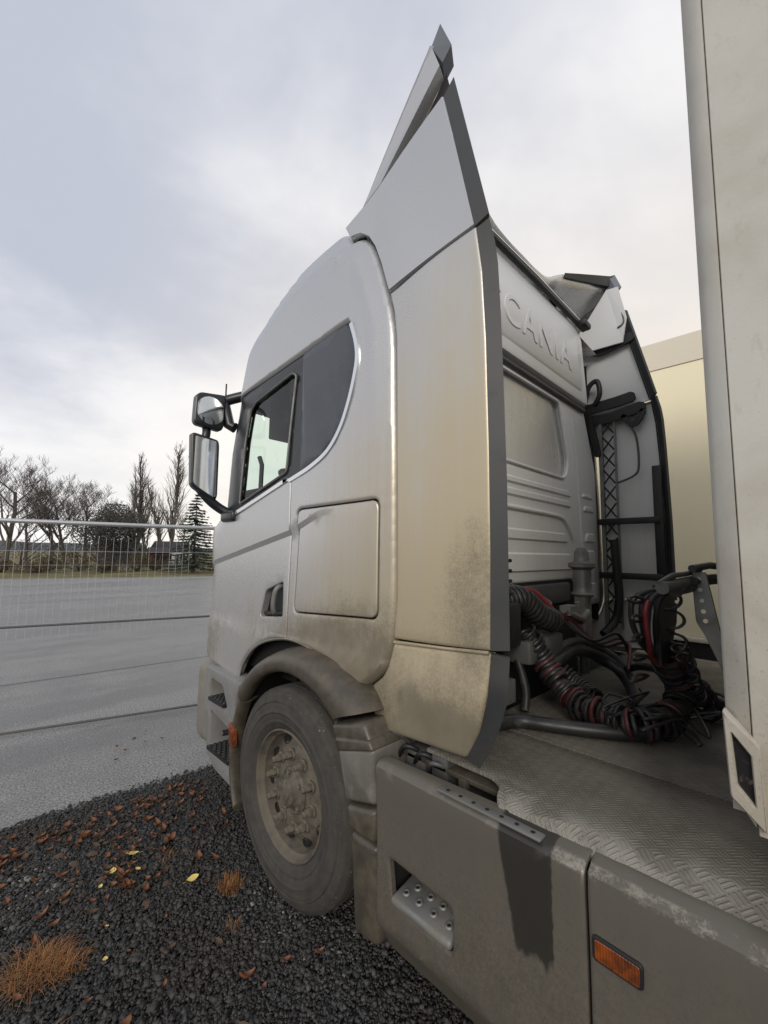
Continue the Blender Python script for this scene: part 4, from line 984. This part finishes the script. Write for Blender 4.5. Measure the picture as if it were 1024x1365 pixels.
line('looped_pipe', tube(spline([(2.20, 1.03, 1.06), (2.34, 1.0, 1.13), (2.497, .98, 1.158), (2.64, .93, 1.129), (2.70, .85, 1.08), (2.66, .765, 1.02), (2.40, .65, 1.0), (2.15, .57, .98)], 8), .030, 10), 'hose_black', 'smooth black pipe looping in an arch over the deck plate', 'pipe')
line('looped_pipe', tube(spline([(2.30, 1.06, 1.10), (2.50, 1.03, 1.19), (2.66, .98, 1.19), (2.80, .90, 1.12), (2.82, .80, 1.04), (2.62, .70, .98)], 8), .020, 10), 'hose_grey', 'thinner grey pipe looping behind the black arched pipe', 'pipe')
line('deck_hose', tube(spline([(1.60, 1.05, .965), (1.80, .97, .963), (1.86, .86, .963), (1.93, .72, .963), (2.02, .58, .963), (2.1, .5, .963)], 6), .030, 10), 'hose_black', 'straight dark hose lying flat on the tread plate beneath the red coil', 'hose')
line('spiral_lead', coil([(1.90, .38, 1.55), (1.95, .38, 1.44), (1.97, .38, 1.36), (2.10, .38, 1.27), (2.22, .38, 1.17), (2.36, .38, 1.05)], .028, .085, .006, 0, per=16), 'hose_black', 'thin black loose spiral lead hanging against the pale neighbouring trailer', 'cable')
for k, (dx, dy) in enumerate(((0, 0), (.04, .03), (.08, -.01), (.02, .06))):
    line('hanging_hose', tube(spline([(1.95+dx, .37+dy*.3, 1.575), (1.86+dx, .43+dy, 1.54), (1.85+dx, .45+dy, 1.46), (1.90+dx, .46+dy*.6, 1.36), (2.02+dx*.5, .46, 1.28)], 6), .011, 8), 'hose_black', 'black hose dropping from the trailer hose arm into the coils', 'hose', 'black hoses dropping from the hose arm')
line('red_hose', tube(spline([(1.83, .44, 1.53), (1.82, .45, 1.48), (1.85, .45, 1.38), (1.93, .46, 1.30), (2.05, .45, 1.26)], 6), .010, 8), 'cable_red', 'bright red hose hanging straight down in front of the black hoses', 'hose')
for k in range(3):
    line('loop_lead', tube(spline([(2.42+.05*k, 1.0, 1.33), (2.55+.06*k, .90, 1.22-.02*k), (2.72+.03*k, .82, 1.25-.03*k), (2.80, .78, 1.12+.03*k), (2.62, .74, 1.08)], 6), .009, 7), ('hose_black', 'hose_grey', 'hose_red')[k], ('thin black lead curving between coupling and coil', 'thin grey lead curving between coupling and coil', 'thin dull red lead curving between coupling and coil')[k], 'cable')
rh = random.Random(17)
for k in range(7):
    a0 = [(2.03+rh.uniform(-.1, .25), .62-.04*k+rh.uniform(-.1, .1), .985+rh.uniform(0, .1)) for _ in range(5)]
    line('loose_loop', tube(spline(a0+[a0[0]], 7), .0065, 6), 'hose_black', 'thin black loop of cable lying loose among the coiled hoses', 'cable', 'loose cable loops among the coils')
for k in range(5):
    z = 1.55-.07*k; line('cable_tail', tube(spline([(1.86, .46, z-.02), (1.74+.02*(k % 3), .465, z), (1.70+.03*(k % 2), .47, z-.012), (1.80, .475, z-.028), (1.88, .47, z-.03)], 5), .006, 6), 'hose_black', 'short black cable loop sticking out beside the red hose', 'cable', 'short cable loops beside the red hose')
line('dark_strap', tube(spline([(2.95, 1.05, 1.05), (2.80, .85, 1.03), (2.66, .70, 1.10), (2.5, .58, 1.14), (2.36, .5, 1.18)], 6), .02, 6), 'hose_black', 'dark cable bundle running from the cab strut to the coils', 'cable')

# ------------------------------------------------------------------ own trailer, front left corner
trl = thing('semi_trailer', (2.62, -3, 0), 'grimy off-white semi trailer coupled behind the silver truck', 'trailer')
XT = 1.32
post_ = panel('corner_post', [(.1235, 1.085), (.172, 1.14), (.172, 4.0), (.1235, 4.0)], lambda y, z: (XT+.035*max(0, (y-.13)/.042)**2, y, z), (1, 0, 0), 'trailer_white', trl, bevel=((.002, .003),), thick=.03, step=.012 and .05)
panel('side_panel', [(.1215, 1.07), (.1215, 4.0), (-9.0, 4.0), (-9.0, 1.07)], plateX(XT), (1, 0, 0), 'trailer_white', trl, bevel=((.002, .003),), thick=.05, step=0)
obj('headboard', *box(XT+.03, 3.95, .08, .168, 1.1, 4.0), 'trailer_white', trl)
obj('roof', *box(XT+.02, 3.95, -9, .08, 3.95, 3.99), 'trailer_white', trl)
obj('far_side', *box(3.91, 3.95, -9, .08, 1.1, 3.95), 'trailer_white', trl)
obj('load_floor', *box(XT+.06, 3.9, -9, .08, 1.09, 1.2), 'black', trl)
fr_o = rnd_poly([(.172, 1.335), (.108, 1.270), (.104, 1.085), (.166, 1.145)], .006, 3); fr_i = rnd_poly([(.158, 1.288), (.125, 1.245), (.122, 1.135), (.152, 1.172)], .005, 3)
fr_ = panel('lamp_housing', fr_o, plateX(XT-.018), (1, 0, 0), 'trailer_white', trl, holes=[fr_i], bevel=((.003, .004),), thick=.03, step=0)
panel('lamp_lens', fr_i, plateX(XT-.004), (1, 0, 0), 'lens_dark', fr_, bevel=(), thick=.002, step=0)
# hose arm on the trailer's front
arm = panel('hose_arm', rnd_poly([(.332, 1.635), (.287, 1.638), (.250, 1.40), (.235, 1.25), (.20, 1.10), (.24, 1.24), (.30, 1.40), (.326, 1.45)], .01, 3), plateX(2.0), (1, 0, 0), 'steel', trl, bevel=((.002, .002),), thick=.012, step=0)
for (y, z) in ((.309, 1.61), (.306, 1.57), (.302, 1.53), (.300, 1.49), (.295, 1.455)):
    V, F = lathe([(-.004, .0), (-.004, .008), (0, .009)], 8); obj('arm_bolt', [(a+1.998, b+y, c+z) for a, b, c in V], F, 'galv' if z > 1.5 else 'cream_wall', arm)
V, F = join([tube([(1.72, .37, 1.585), (2.05, .33, 1.60), (2.6, .27, 1.60)], .022, 10), tube([(1.85, .36, 1.57), (1.87, .355, 1.58)], .027, 10), tube([(1.94, .35, 1.58), (2.0, .34, 1.585)], .027, 10)]); obj('hose_rail', V, F, 'steel_dark', trl, 60)
for dz_ in (.03, -.02): V, F = tube([(1.95, .32, 1.62+dz_), (2.2, .30, 1.63+dz_), (2.7, .22, 1.60+dz_)], .014, 8); obj('rail_hose', V, F, 'black', trl, 60)
V, F = tube([(1.72, .38, 1.60), (1.82, .36, 1.625), (1.95, .345, 1.628), (2.1, .32, 1.64)], .010, 7); obj('rail_hose', V, F, 'steel_dark', trl, 60)
panel('hose_gland', [(1.98, 1.58), (2.26, 1.58), (2.26, 1.40), (2.12, 1.27), (1.98, 1.27)], plateY(.44), (0, 1, 0), 'black', trl, bevel=(), thick=.02, step=0)
bbox('arm_rail', (2.0, 3.2, .19, .23, 1.40, 1.46), 'black', trl, .005)
bbox('kingpin_plate', (2.1, 3.2, -2.0, -.5, .94, 1.09), 'black', trl, .01)
for x, rz in ((1.52, 0), (3.75, math.pi)): copy_wheel(trl, (x, -7.2, .4925), rz)
bbox('trailer_axle', (1.55, 3.7, -7.26, -7.14, .42, 1.09), 'black', trl, .01)

# ------------------------------------------------------------------ neighbouring trailer
nb = thing('box_trailer', (6.9, -2, 0), 'cream-coloured box trailer parked alongside beyond the far deflector', 'trailer')
XN = 5.6
for k, (z0, z1, m_) in enumerate(((.86, 3.86, 'cream_wall'), (3.865, 4.19, 'cream_top'))):
    y = -8.
    while y < 3.4:
        obj('wall_sheet', *box(XN+(.0 if k == 0 else -.012), XN+.06, y+.004, y+1.196, z0, z1), m_, nb); y += 1.2
obj('roof', *box(XN+.06, 8.1, -8, 3.45, 4.12, 4.17), 'cream_top', nb)
obj('far_wall', *box(8.1, 8.15, -8, 3.45, .9, 4.17), 'cream_top', nb); obj('end_wall', *box(XN+.06, 8.1, 3.4, 3.45, .9, 4.15), 'cream_top', nb)
bbox('bottom_rail', (XN-.02, XN+.06, -8, 3.4, .80, .855), 'cream_top', nb, .01)
bbox('underside_shade', (XN+.05, XN+.12, -8, 3.4, .25, .79), 'black', nb, .01)  # black panel added to stand for the shadow under the trailer
obj('load_floor', *box(XN+.06, 8.1, -8, 3.4, .86, .92), 'black', nb)
for y in (-6.2, 2.4):
    for x, rz in ((5.85, 0), (7.9, math.pi)): copy_wheel(nb, (x, y, .4925), rz)

# ------------------------------------------------------------------ ground
def sheet(name, poly, z, material):
    o = obj(name, [(a, b, z) for a, b in poly], [tuple(range(len(poly)))], material); o['kind'] = 'structure'; return o
sheet('ground', [(-900, -900), (900, -900), (900, 1400), (-900, 1400)], -.012, 'verge')
sheet('asphalt_yard', [(-70, -60), (90, -60), (90, 32.7-.262*90), (-70, 32.7+.262*70)], 0., 'asphalt')
sheet('gravel_bed', [(-30, -30), (30, -30), (30, .6), (6, 2.98), (1.48, 3.42), (.31, 3.53), (-30, 6.4)], .004, 'gravel_bed')
V, F = [], []
pts = [(-8, 7.75), (.49, 7.18), (1.7, 7.09), (2.99, 7.01), (12, 6.4)]
o = obj('tar_seam', *grid([[(x, y-.006, .004) for x, y in pts], [(x, y+.006, .004) for x, y in pts]]), 'void'); o['kind'] = 'structure'
rng = np.random.default_rng(11)
def stones(n):
    base = np.array([[x, y, z] for x in (-1, 1) for y in (-1, 1) for z in (-1, 1)], float)
    fq = np.array([(0, 1, 3, 2), (4, 6, 7, 5), (0, 4, 5, 1), (2, 3, 7, 6), (0, 2, 6, 4), (1, 5, 7, 3)])
    near = rng.random(n) < .9
    x = np.where(near, rng.uniform(-.25, 2.0, n), rng.uniform(-1.2, 3.0, n)); y = np.where(near, rng.uniform(.55, 3.55, n), rng.uniform(-.5, 3.6, n))
    lim = 3.56-.094*x+rng.normal(0, .035, n)+np.where(rng.random(n) < .012, rng.exponential(.25, n), 0)
    ok = y < lim; x, y = x[ok], y[ok]; n = len(x)
    s = np.clip(rng.lognormal(math.log(.0056), .40, n), .0028, .016)
    ax = np.stack([s*rng.uniform(.8, 1.45, n), s*rng.uniform(.7, 1.1, n), s*rng.uniform(.45, .8, n)], 1)
    v = base[None]*rng.uniform(.45, 1.05, (n, 8, 1))*1.0*ax[:, None, :]*rng.uniform(.75, 1.1, (n, 8, 3))
    yaw = rng.uniform(0, 6.283, n); tl = rng.normal(0, .4, n)
    c, s_ = np.cos(tl), np.sin(tl); v = np.stack([v[..., 0], v[..., 1]*c[:, None]-v[..., 2]*s_[:, None], v[..., 1]*s_[:, None]+v[..., 2]*c[:, None]], 2)
    c, s_ = np.cos(yaw), np.sin(yaw); v = np.stack([v[..., 0]*c[:, None]-v[..., 1]*s_[:, None], v[..., 0]*s_[:, None]+v[..., 1]*c[:, None], v[..., 2]], 2)
    h = .006+rng.random(n)**2*.012+.006*np.sin(x*5.1+1)*np.cos(y*4.3)
    v += np.stack([x, y, h+.004], 1)[:, None, :]
    V = v.reshape(-1, 3); Fq = (fq[None]+8*np.arange(n)[:, None, None]).reshape(-1, 4)
    me = bpy.data.meshes.new('gravel'); me.vertices.add(len(V)); me.vertices.foreach_set('co', V.ravel())
    me.loops.add(Fq.size); me.loops.foreach_set('vertex_index', Fq.ravel()); me.polygons.add(len(Fq))
    me.polygons.foreach_set('loop_start', np.arange(0, Fq.size, 4)); me.update(calc_edges=True)
    a = me.attributes.new('tone', 'FLOAT', 'POINT'); a.data.foreach_set('value', np.repeat(np.clip(rng.random(n)*.9+.14*np.sin(x*3.3+.5)*np.sin(y*2.7), 0, 1), 8))
    me.materials.append(MATS['stone']); o = bpy.data.objects.new('gravel', me); COL.objects.link(o)
    return tag(o, 'dark crushed gravel strip between the asphalt and the truck wheel', 'gravel', kind='stuff')
stones(125000)

# ------------------------------------------------------------------ leaves and dead grass on the gravel
def leaf_mesh(name, material, w_, curl, seed, lob=0.):
    r = random.Random(seed); n = 7; V = []; F = []
    for i in range(n+1):
        t_ = i/n; wd = w_*math.sin(math.pi*min(1, t_*.96+.02))**.8*(1+.25*lob*(-1)**i)
        for s_ in (-1, -.45, .45, 1):
            V.append((wd*s_*.5*(1+r.uniform(-.08, .08)), t_-.5, curl*(t_-.5)**2*1.6+abs(s_)**1.5*curl*.45+r.uniform(-.02, .02)))
    for i in range(n):
        for k in range(3): F.append((i*4+k, i*4+k+1, (i+1)*4+k+1, (i+1)*4+k))
    sv, sf = tube([(0, -.5, .01), (.03, -.68, .03), (.02, -.82, .02)], .012, 4); b = len(V); V += [tuple(q) for q in sv]; F += [tuple(i+b for i in g) for g in sf]
    me = bpy.data.meshes.new(name); me.from_pydata([tuple(v) for v in V], [], F); me.shade_smooth(); me.materials.append(MATS[material]); return me
LM = [leaf_mesh('leaf', 'leaf_brown', .55, .35, 1, .5), leaf_mesh('leaf', 'leaf_brown', .7, -.3, 2, .8), leaf_mesh('leaf', 'leaf_red', .6, .5, 3, .6), leaf_mesh('leaf', 'leaf_red', .45, .6, 4, .3)]
LY = [leaf_mesh('leaf', 'leaf_yellow', .65, .12, 5), leaf_mesh('leaf', 'leaf_yellow', .7, .2, 6, .3)]
rl = random.Random(21)
def put_leaf(me, x, y, s_, label, cat, group, z=.03):
    o = bpy.data.objects.new('fallen_leaf', me); COL.objects.link(o); o.location = (x, y, z); o.scale = (s_, s_, s_)
    o.rotation_euler = (rl.uniform(-.25, .25), rl.uniform(-.25, .25), rl.uniform(0, 6.28)); return tag(o, label, cat, group)
BR = 'reddish brown dead leaf lying in the litter on the dark gravel'
for k in range(300):
    u = rl.random()
    if u < .62: x = rl.uniform(.05, 1.35); y = 3.40-.09*x-abs(rl.gauss(0, .28))
    elif u < .85: x = rl.gauss(.72, .16); y = rl.gauss(2.62, .16)
    else: x = rl.uniform(.1, 1.2); y = rl.uniform(1.4, 3.2)
    if x > 1.2 and y < 2.6: continue
    put_leaf(LM[rl.randrange(4)], x, y, rl.uniform(.025, .062), BR, 'leaf', 'brown dead leaves on the gravel', .028)
for k, (x, y, s_, lab) in enumerate(((.805, 2.735, .062, 'pale yellow fallen leaf beside the brown litter near the asphalt'), (.695, 2.655, .05, 'small bright yellow leaf with a stalk among brown litter'), (.974, 2.325, .058, 'round yellow leaf lying alone beside the orange grass tuft'))):
    o = put_leaf(LY[k % 2], x, y, s_, lab, 'leaf', None, .034); o.rotation_euler = (.1, .15, 1.2+k*1.7)
for k in range(14):
    x, y = rl.uniform(.25, 1.2), rl.uniform(1.5, 2.9); o = put_leaf(LY[1] if k % 3 == 0 else LM[2], x, y, rl.uniform(.018, .03), 'tiny curled pale leaf scrap on the dark gravel', 'leaf', 'tiny leaf scraps on the gravel', .03)
for k in range(9):
    x, y = rl.uniform(.45, 1.7), rl.uniform(3.65, 4.6); put_leaf(LM[k % 4], x, y, rl.uniform(.02, .04), 'small dark leaf scrap blown onto the asphalt', 'leaf', 'leaf scraps on the asphalt', .012)
def tuft(x, y, n, h, spread, label, lie=.6, seed=1):
    r = random.Random(seed); V, F = [], []
    for k in range(n):
        a = r.uniform(0, 6.283); d_ = spread*r.random()**.7; px, py = x+d_*math.cos(a), y+d_*math.sin(a)
        b = a+r.gauss(0, 1.3); L_ = h*r.uniform(.5, 1.15); le = lie*r.uniform(.3, 1.3); w_ = r.uniform(.0008, .0019)
        nx, ny = -math.sin(b)*w_, math.cos(b)*w_; base = len(V)
        for i in range(5):
            t_ = i/4; ou = L_*le*t_**1.4; zz_ = .01+L_*t_*(1-.55*le*t_*t_); ww = (1-t_*.85)
            V += [(px+math.cos(b)*ou-nx*ww, py+math.sin(b)*ou-ny*ww, zz_), (px+math.cos(b)*ou+nx*ww, py+math.sin(b)*ou+ny*ww, zz_)]
        for i in range(4): F.append((base+2*i, base+2*i+1, base+2*i+3, base+2*i+2))
    return tag(obj('grass_tuft', V, F, 'dead_grass'), label, 'grass tuft')
tuft(1.09, 2.15, 260, .07, .055, 'tuft of orange dead grass standing beside the front wheel', .55, 2)
tuft(.35, 2.28, 520, .085, .10, 'large flattened tuft of orange dead grass on the gravel', 1.25, 3)
tuft(.43, 2.20, 0+150, .08, .06, 'smaller orange grass tuft grown against the large flattened one', .9, 6)
tuft(1.0, 1.93, 45, .05, .03, 'small wisp of dead grass between wheel and loose gravel', .7, 4)
tuft(.93, 2.58, 45, .045, .05, 'sparse wisp of dead grass among the brown leaves', .8, 5)
tuft(.32, 1.95, 40, .07, .05, 'thin brown grass wisp in front of the large flattened tuft', 1., 7)

# ------------------------------------------------------------------ mesh fence
F0 = Vector((-.66, 5.55, 0)); FD = Vector((.9635, -.2678, 0)); FL = 3.5
fence = thing('fence_panel', tuple(F0+FD*FL*.5), 'galvanised wire mesh fence panel standing in front of the truck', 'fence')
def fpt(s_, z, off=0): p = F0+FD*s_; return (p.x+.2678*off, p.y+.9635*off, z)
for z, nm, r in ((1.955, 'top_rail', .021), (.03, 'bottom_rail', .012), (.972, 'middle_rail', .011)):
    V, F = tube([fpt(0, z), fpt(FL, z)], r, 10); obj(nm, V, F, 'galv' if nm == 'top_rail' else 'steel_dark', fence, 60)
for s_ in (0, FL):
    V, F = tube([fpt(s_, 0), fpt(s_, 1.97)], .021, 10); obj('post', V, F, 'galv', fence, 60)
    p = fpt(s_, 0); bbox('foot_block', (p[0]-.35, p[0]+.35, p[1]-.11, p[1]+.11, .004, .14), 'roof_dark', fence, .02)
V, F = tube([fpt(0, .03), fpt(0, 1.955)],   .0028, 5, False); w0 = None
for k in range(1, 27):
    s_ = FL*k/27
    if w0 is None: w0 = obj('mesh_wire', V, F, 'galv', fence)
    if k == 1: w0.location = FD*s_
    else: dup(w0, fence, FD*s_)
h0 = None; V, F = tube([fpt(0, 0, .006), fpt(FL, 0, .006)], .0022, 5, False)
for z in (1.675, 1.39, 1.11, .83, .55, .28):
    if h0 is None: h0 = obj('mesh_wire', V, F, 'galv', fence); h0.location = (0, 0, z)
    else: dup(h0, fence, (0, 0, z))

# ------------------------------------------------------------------ trees beyond the yard
def branch_tree(name, base, h, spread, label, group, mats, seed, levels=5, trunk_r=.2, up=.55, first=.2, droop=0., narrow=False, nsplit=3, dens=1.):
    r = random.Random(seed); thick = []; thin = []
    def grow(p, dr, L_, rad, lv):
        n = 4 if lv < 2 else 3; pts_ = [p.copy()]; q = p.copy(); dd = dr.copy()
        for i in range(n):
            dd = (dd+Vector((r.gauss(0, .16), r.gauss(0, .16), r.gauss(0, .08)+(up*.18 if not narrow else .16)-droop*.1*lv))).normalized()
            q = q+dd*L_/n; pts_.append(q.copy())
        rr_ = [rad*(1-.55*i/n) for i in range(n+1)]
        (thick if lv < 2 else thin).append((pts_, rr_))
        if lv >= levels: return
        k = nsplit+(1 if r.random() < .5 else 0)
        if lv == 0: k = int((9 if not narrow else 34)*dens)
        for j in range(k):
            t_ = (first+(1-first)*(j+r.random())/k) if lv == 0 else r.uniform(.25, 1.)
            i = min(n-1, int(t_*n)); f_ = t_*n-i; st_ = pts_[i].lerp(pts_[i+1], min(1, f_)); a = r.uniform(0, 6.283)
            out = Vector((math.cos(a), math.sin(a), 0))
            if narrow: nd = (out*.32+Vector((0, 0, 1))).normalized() if lv == 0 else (dd+out*.5).normalized(); ln = L_*(.26*(1.1-t_)+.05) if lv == 0 else L_*.55
            else: nd = (dd*(.55 if lv else .35)+out*(1.0 if lv == 0 else .8)+Vector((0, 0, up*(.6+.5*t_)))).normalized(); ln = L_*(spread*(1.15-.5*t_) if lv == 0 else r.uniform(.5, .78))
            grow(st_, nd, ln, max(.012, rr_[i]*.5), lv+1)
    root = thing(name, base, label, 'tree', group)
    grow(Vector(base)-Vector((0, 0, .1)), Vector((r.gauss(0, .03), r.gauss(0, .03), 1)).normalized(), h*(.74 if not narrow else .97), trunk_r, 0)
    obj('trunk', *join([tube(p_, q_, 6, False) for p_, q_ in thick]), mats[0], root)
    obj('crown', *join([tube(p_, q_, 3, False) for p_, q_ in thin]), mats[1], root)
    return root
GB = 'bare trees beyond the yard'; GP = 'bare poplars beyond the yard'
branch_tree('bare_tree', (2.6, 44.9, 0), 8.6, .55, 'bare broad tree with low dark limbs at the field edge', GB, ('bark', 'twig_hazy'), 1, 5, .22)
branch_tree('bare_tree', (5.7, 47.6, 0), 8.0, .50, 'slim bare tree beside the broad low-limbed one', GB, ('bark', 'twig_hazy'), 2, 5, .17)
branch_tree('bare_tree', (7.2, 49.4, 0), 8.6, .45, 'bare tree of a dense twiggy clump behind the fence', GB, ('bark', 'twig_hazy'), 3, 5, .17)
branch_tree('bare_tree', (8.6, 48.6, 0), 8.2, .45, 'bare tree of a dense twiggy clump behind the fence', GB, ('bark', 'twig_hazy'), 4, 5, .16)
branch_tree('bare_tree', (4.4, 49.2, 0), 6.4, .5, 'low bare tree behind the slim one', GB, ('bark', 'twig_hazy'), 14, 5, .14)
branch_tree('bare_tree', (16.9, 47.2, 0), 6.3, .5, 'small pale bare tree beside the spruce', GB, ('bark_pale', 'twig_pale'), 5, 4, .12)
for k, (x, y, h, lab) in enumerate(((13.6, 53.3, 6.6, 'short bare poplar at the end of the row'), (15.5, 58., 11.2, 'slim bare poplar next to the short one'), (16.4, 57.7, 14.2, 'tall bare poplar with a bare upper trunk'), (18.2, 59.3, 10.6, 'slim pale poplar between the two tallest'), (17.7, 55., 14.4, 'tallest dense bare poplar beside the pale tree'))):
    branch_tree('poplar_tree', (x, y, 0), h, .3, lab, GP, (('bark', 'twig_hazy') if k in (2, 4) else ('bark_pale', 'twig_pale')), 30+k, 3, .17, narrow=True, nsplit=3, first=.12, dens=1.5 if k in (2, 4) else 1.1)
def leafy(name, base, h, rx, label, material, seed, n, cat='tree', trunk=True, low=.15, ls=.16):
    r = random.Random(seed); root = thing(name, base, label, cat); V, F = [], []
    lob = [(r.gauss(0, rx*.45), r.gauss(0, rx*.45), h*r.uniform(low+.2, .85), rx*r.uniform(.35, .6)) for _ in range(12)]
    for k in range(n):
        a, b, c, q = r.choice(lob); u = Vector((r.gauss(0, 1), r.gauss(0, 1), r.gauss(0, .8))).normalized()*q*r.random()**.4
        p = Vector((base[0]+a, base[1]+b, max(.1, min(h, c+u.z))))+Vector((u.x, u.y, 0)); t1 = Vector((r.gauss(0, 1), r.gauss(0, 1), r.gauss(0, 1))).normalized()*ls*r.uniform(.6, 1.3)
        t2 = t1.cross(Vector((r.gauss(0, 1), r.gauss(0, 1), r.gauss(0, 1)))).normalized()*ls*.5; i = len(V); V += [p-t1, p+t2, p+t1, p-t2]; F.append((i, i+1, i+2, i+3))
    obj('crown', V, F, material, root)
    st_ = [tube([(base[0]+r.gauss(0, .1), base[1]+r.gauss(0, .1), 0), (base[0]+l[0]*.5, base[1]+l[1]*.5, l[2]*.5), (base[0]+l[0], base[1]+l[1], l[2])], [.09, .06, .02], 5, False) for l in lob[:7]]
    obj('trunk', *join(st_), 'bark', root); return root
leafy('dark_tree', (9.2, 41.0, 0), 5.6, 2.9, 'rounded dark dense tree in front of the poplars', 'leaf_dark', 3, 14000, ls=.085)
for k, (x, y, h, rx) in enumerate(((4.2, 40, .7, 1.0), (6.8, 41.5, 1.5, 1.0), (8.0, 38.5, .8, .8), (10.6, 39.5, 1.4, 1.2), (12.4, 41, 1.1, 1.0), (15.8, 42, 1.2, 1.2), (2.2, 42, .9, .9), (5.2, 44, 1.2, 1.1), (1.0, 54, 2.2, 2.6), (4.4, 56, 2.6, 2.8), (8.0, 57, 2.4, 3.0), (11.2, 55, 2.7, 2.8), (14.0, 57, 2.2, 2.6), (16.8, 60, 2.6, 3.0), (20., 58, 2.4, 3.))):
    o = leafy('shrub', (x, y, 0), h, rx, 'low brown leafless shrub along the far edge of the yard', 'shrub', 50+k, 1100, 'shrub', low=0., ls=.07)
    if k > 7: o['label'] = 'tall dark shrub in the hedge behind the bare trees'; o['group'] = 'tall hedge shrubs behind the bare trees'
    else: o['group'] = 'brown shrubs along the yard edge'
# spruce
sr = thing('spruce_tree', (13.6, 35.6, 0), 'dark drooping spruce tree beside the truck mirror', 'tree'); rs = random.Random(9); V, F = [], []; bp = Vector((13.6, 35.6, 0)); hS = 6.4
for lv in range(26):
    t_ = lv/25; z = .5+t_*(hS-.6); L_ = 2.3*(1-t_)**.85+.12
    for k in range(11 if lv < 20 else 7):
        a = rs.uniform(0, 6.283); ln = L_*rs.uniform(.75, 1.1)
        for i in range(int(22+46*(1-t_))):
            s_ = rs.random()**.7; p = bp+Vector((math.cos(a)*ln*s_, math.sin(a)*ln*s_, z-.30*ln*s_+.16*ln*s_*s_))+Vector((rs.gauss(0, .05), rs.gauss(0, .05), rs.gauss(0, .03)))
            t1 = Vector((math.cos(a+rs.gauss(0, .7)), math.sin(a+rs.gauss(0, .7)), -.35+rs.gauss(0, .2)))*.20; t2 = Vector((-math.sin(a), math.cos(a), rs.gauss(0, .5)))*.035
            j = len(V); V += [p-t1*.5, p+t2, p+t1*.6, p-t2]; F.append((j, j+1, j+2, j+3))
obj('crown', V, F, 'needles', sr); V, F = tube([tuple(bp), (13.6, 35.6, hS)], [.14, .01], 7, False); obj('trunk', V, F, 'bark', sr)
# far hill and two small houses
rows = []
for k, q in enumerate((0, .25, .5, .75, 1.)):
    rows.append([(x, 560+260*q-.12*x, (math.sin(q*math.pi/2))*(7+4*math.sin(x*.008+1.3)+2.5*math.sin(x*.023)+1.5*math.sin(x*.06))) for x in np.linspace(-420, 620, 90)])
V, F = grid(rows); o = obj('hill', V, F, 'hill', None, 60); o['kind'] = 'structure'
def house(name, x, y, w_, d_, h, rh, wall, label):
    t_ = thing(name, (x, y, 0), label, 'house'); obj('wall', *box(x-w_/2, x+w_/2, y-d_/2, y+d_/2, 0, h), wall, t_)
    V = [(x-w_/2-.2, y-d_/2-.2, h), (x+w_/2+.2, y-d_/2-.2, h), (x+w_/2+.2, y+d_/2+.2, h), (x-w_/2-.2, y+d_/2+.2, h), (x-w_/2-.2, y, h+rh), (x+w_/2+.2, y, h+rh)]
    rf = obj('roof', V, [(0, 1, 5, 4), (2, 3, 4, 5), (0, 4, 3), (1, 2, 5), (3, 2, 1, 0)], 'roof_dark', t_)
    for s_ in (-.25, .2): obj('window', *box(x+s_*w_-.3, x+s_*w_+.3, y-d_/2-.03, y-d_/2+.02, h*.4, h*.8), 'void', t_)
    obj('door', *box(x-.06*w_, x+.06*w_, y-d_/2-.03, y-d_/2+.02, 0, h*.75), 'roof_dark', t_)
house('red_shed', 16.0, 52.3, 1.7, 2.0, 1.5, .6, 'red_shed', 'small dark red shed behind the poplars')
house('white_house', 18.9, 56.8, 3.6, 4, 1.7, 1.2, 'white_house', 'small white house beside the red shed')
house('white_house', 14.4, 62., 4., 4, 2.0, 1.0, 'roof_dark', 'low dark house behind the short poplar')
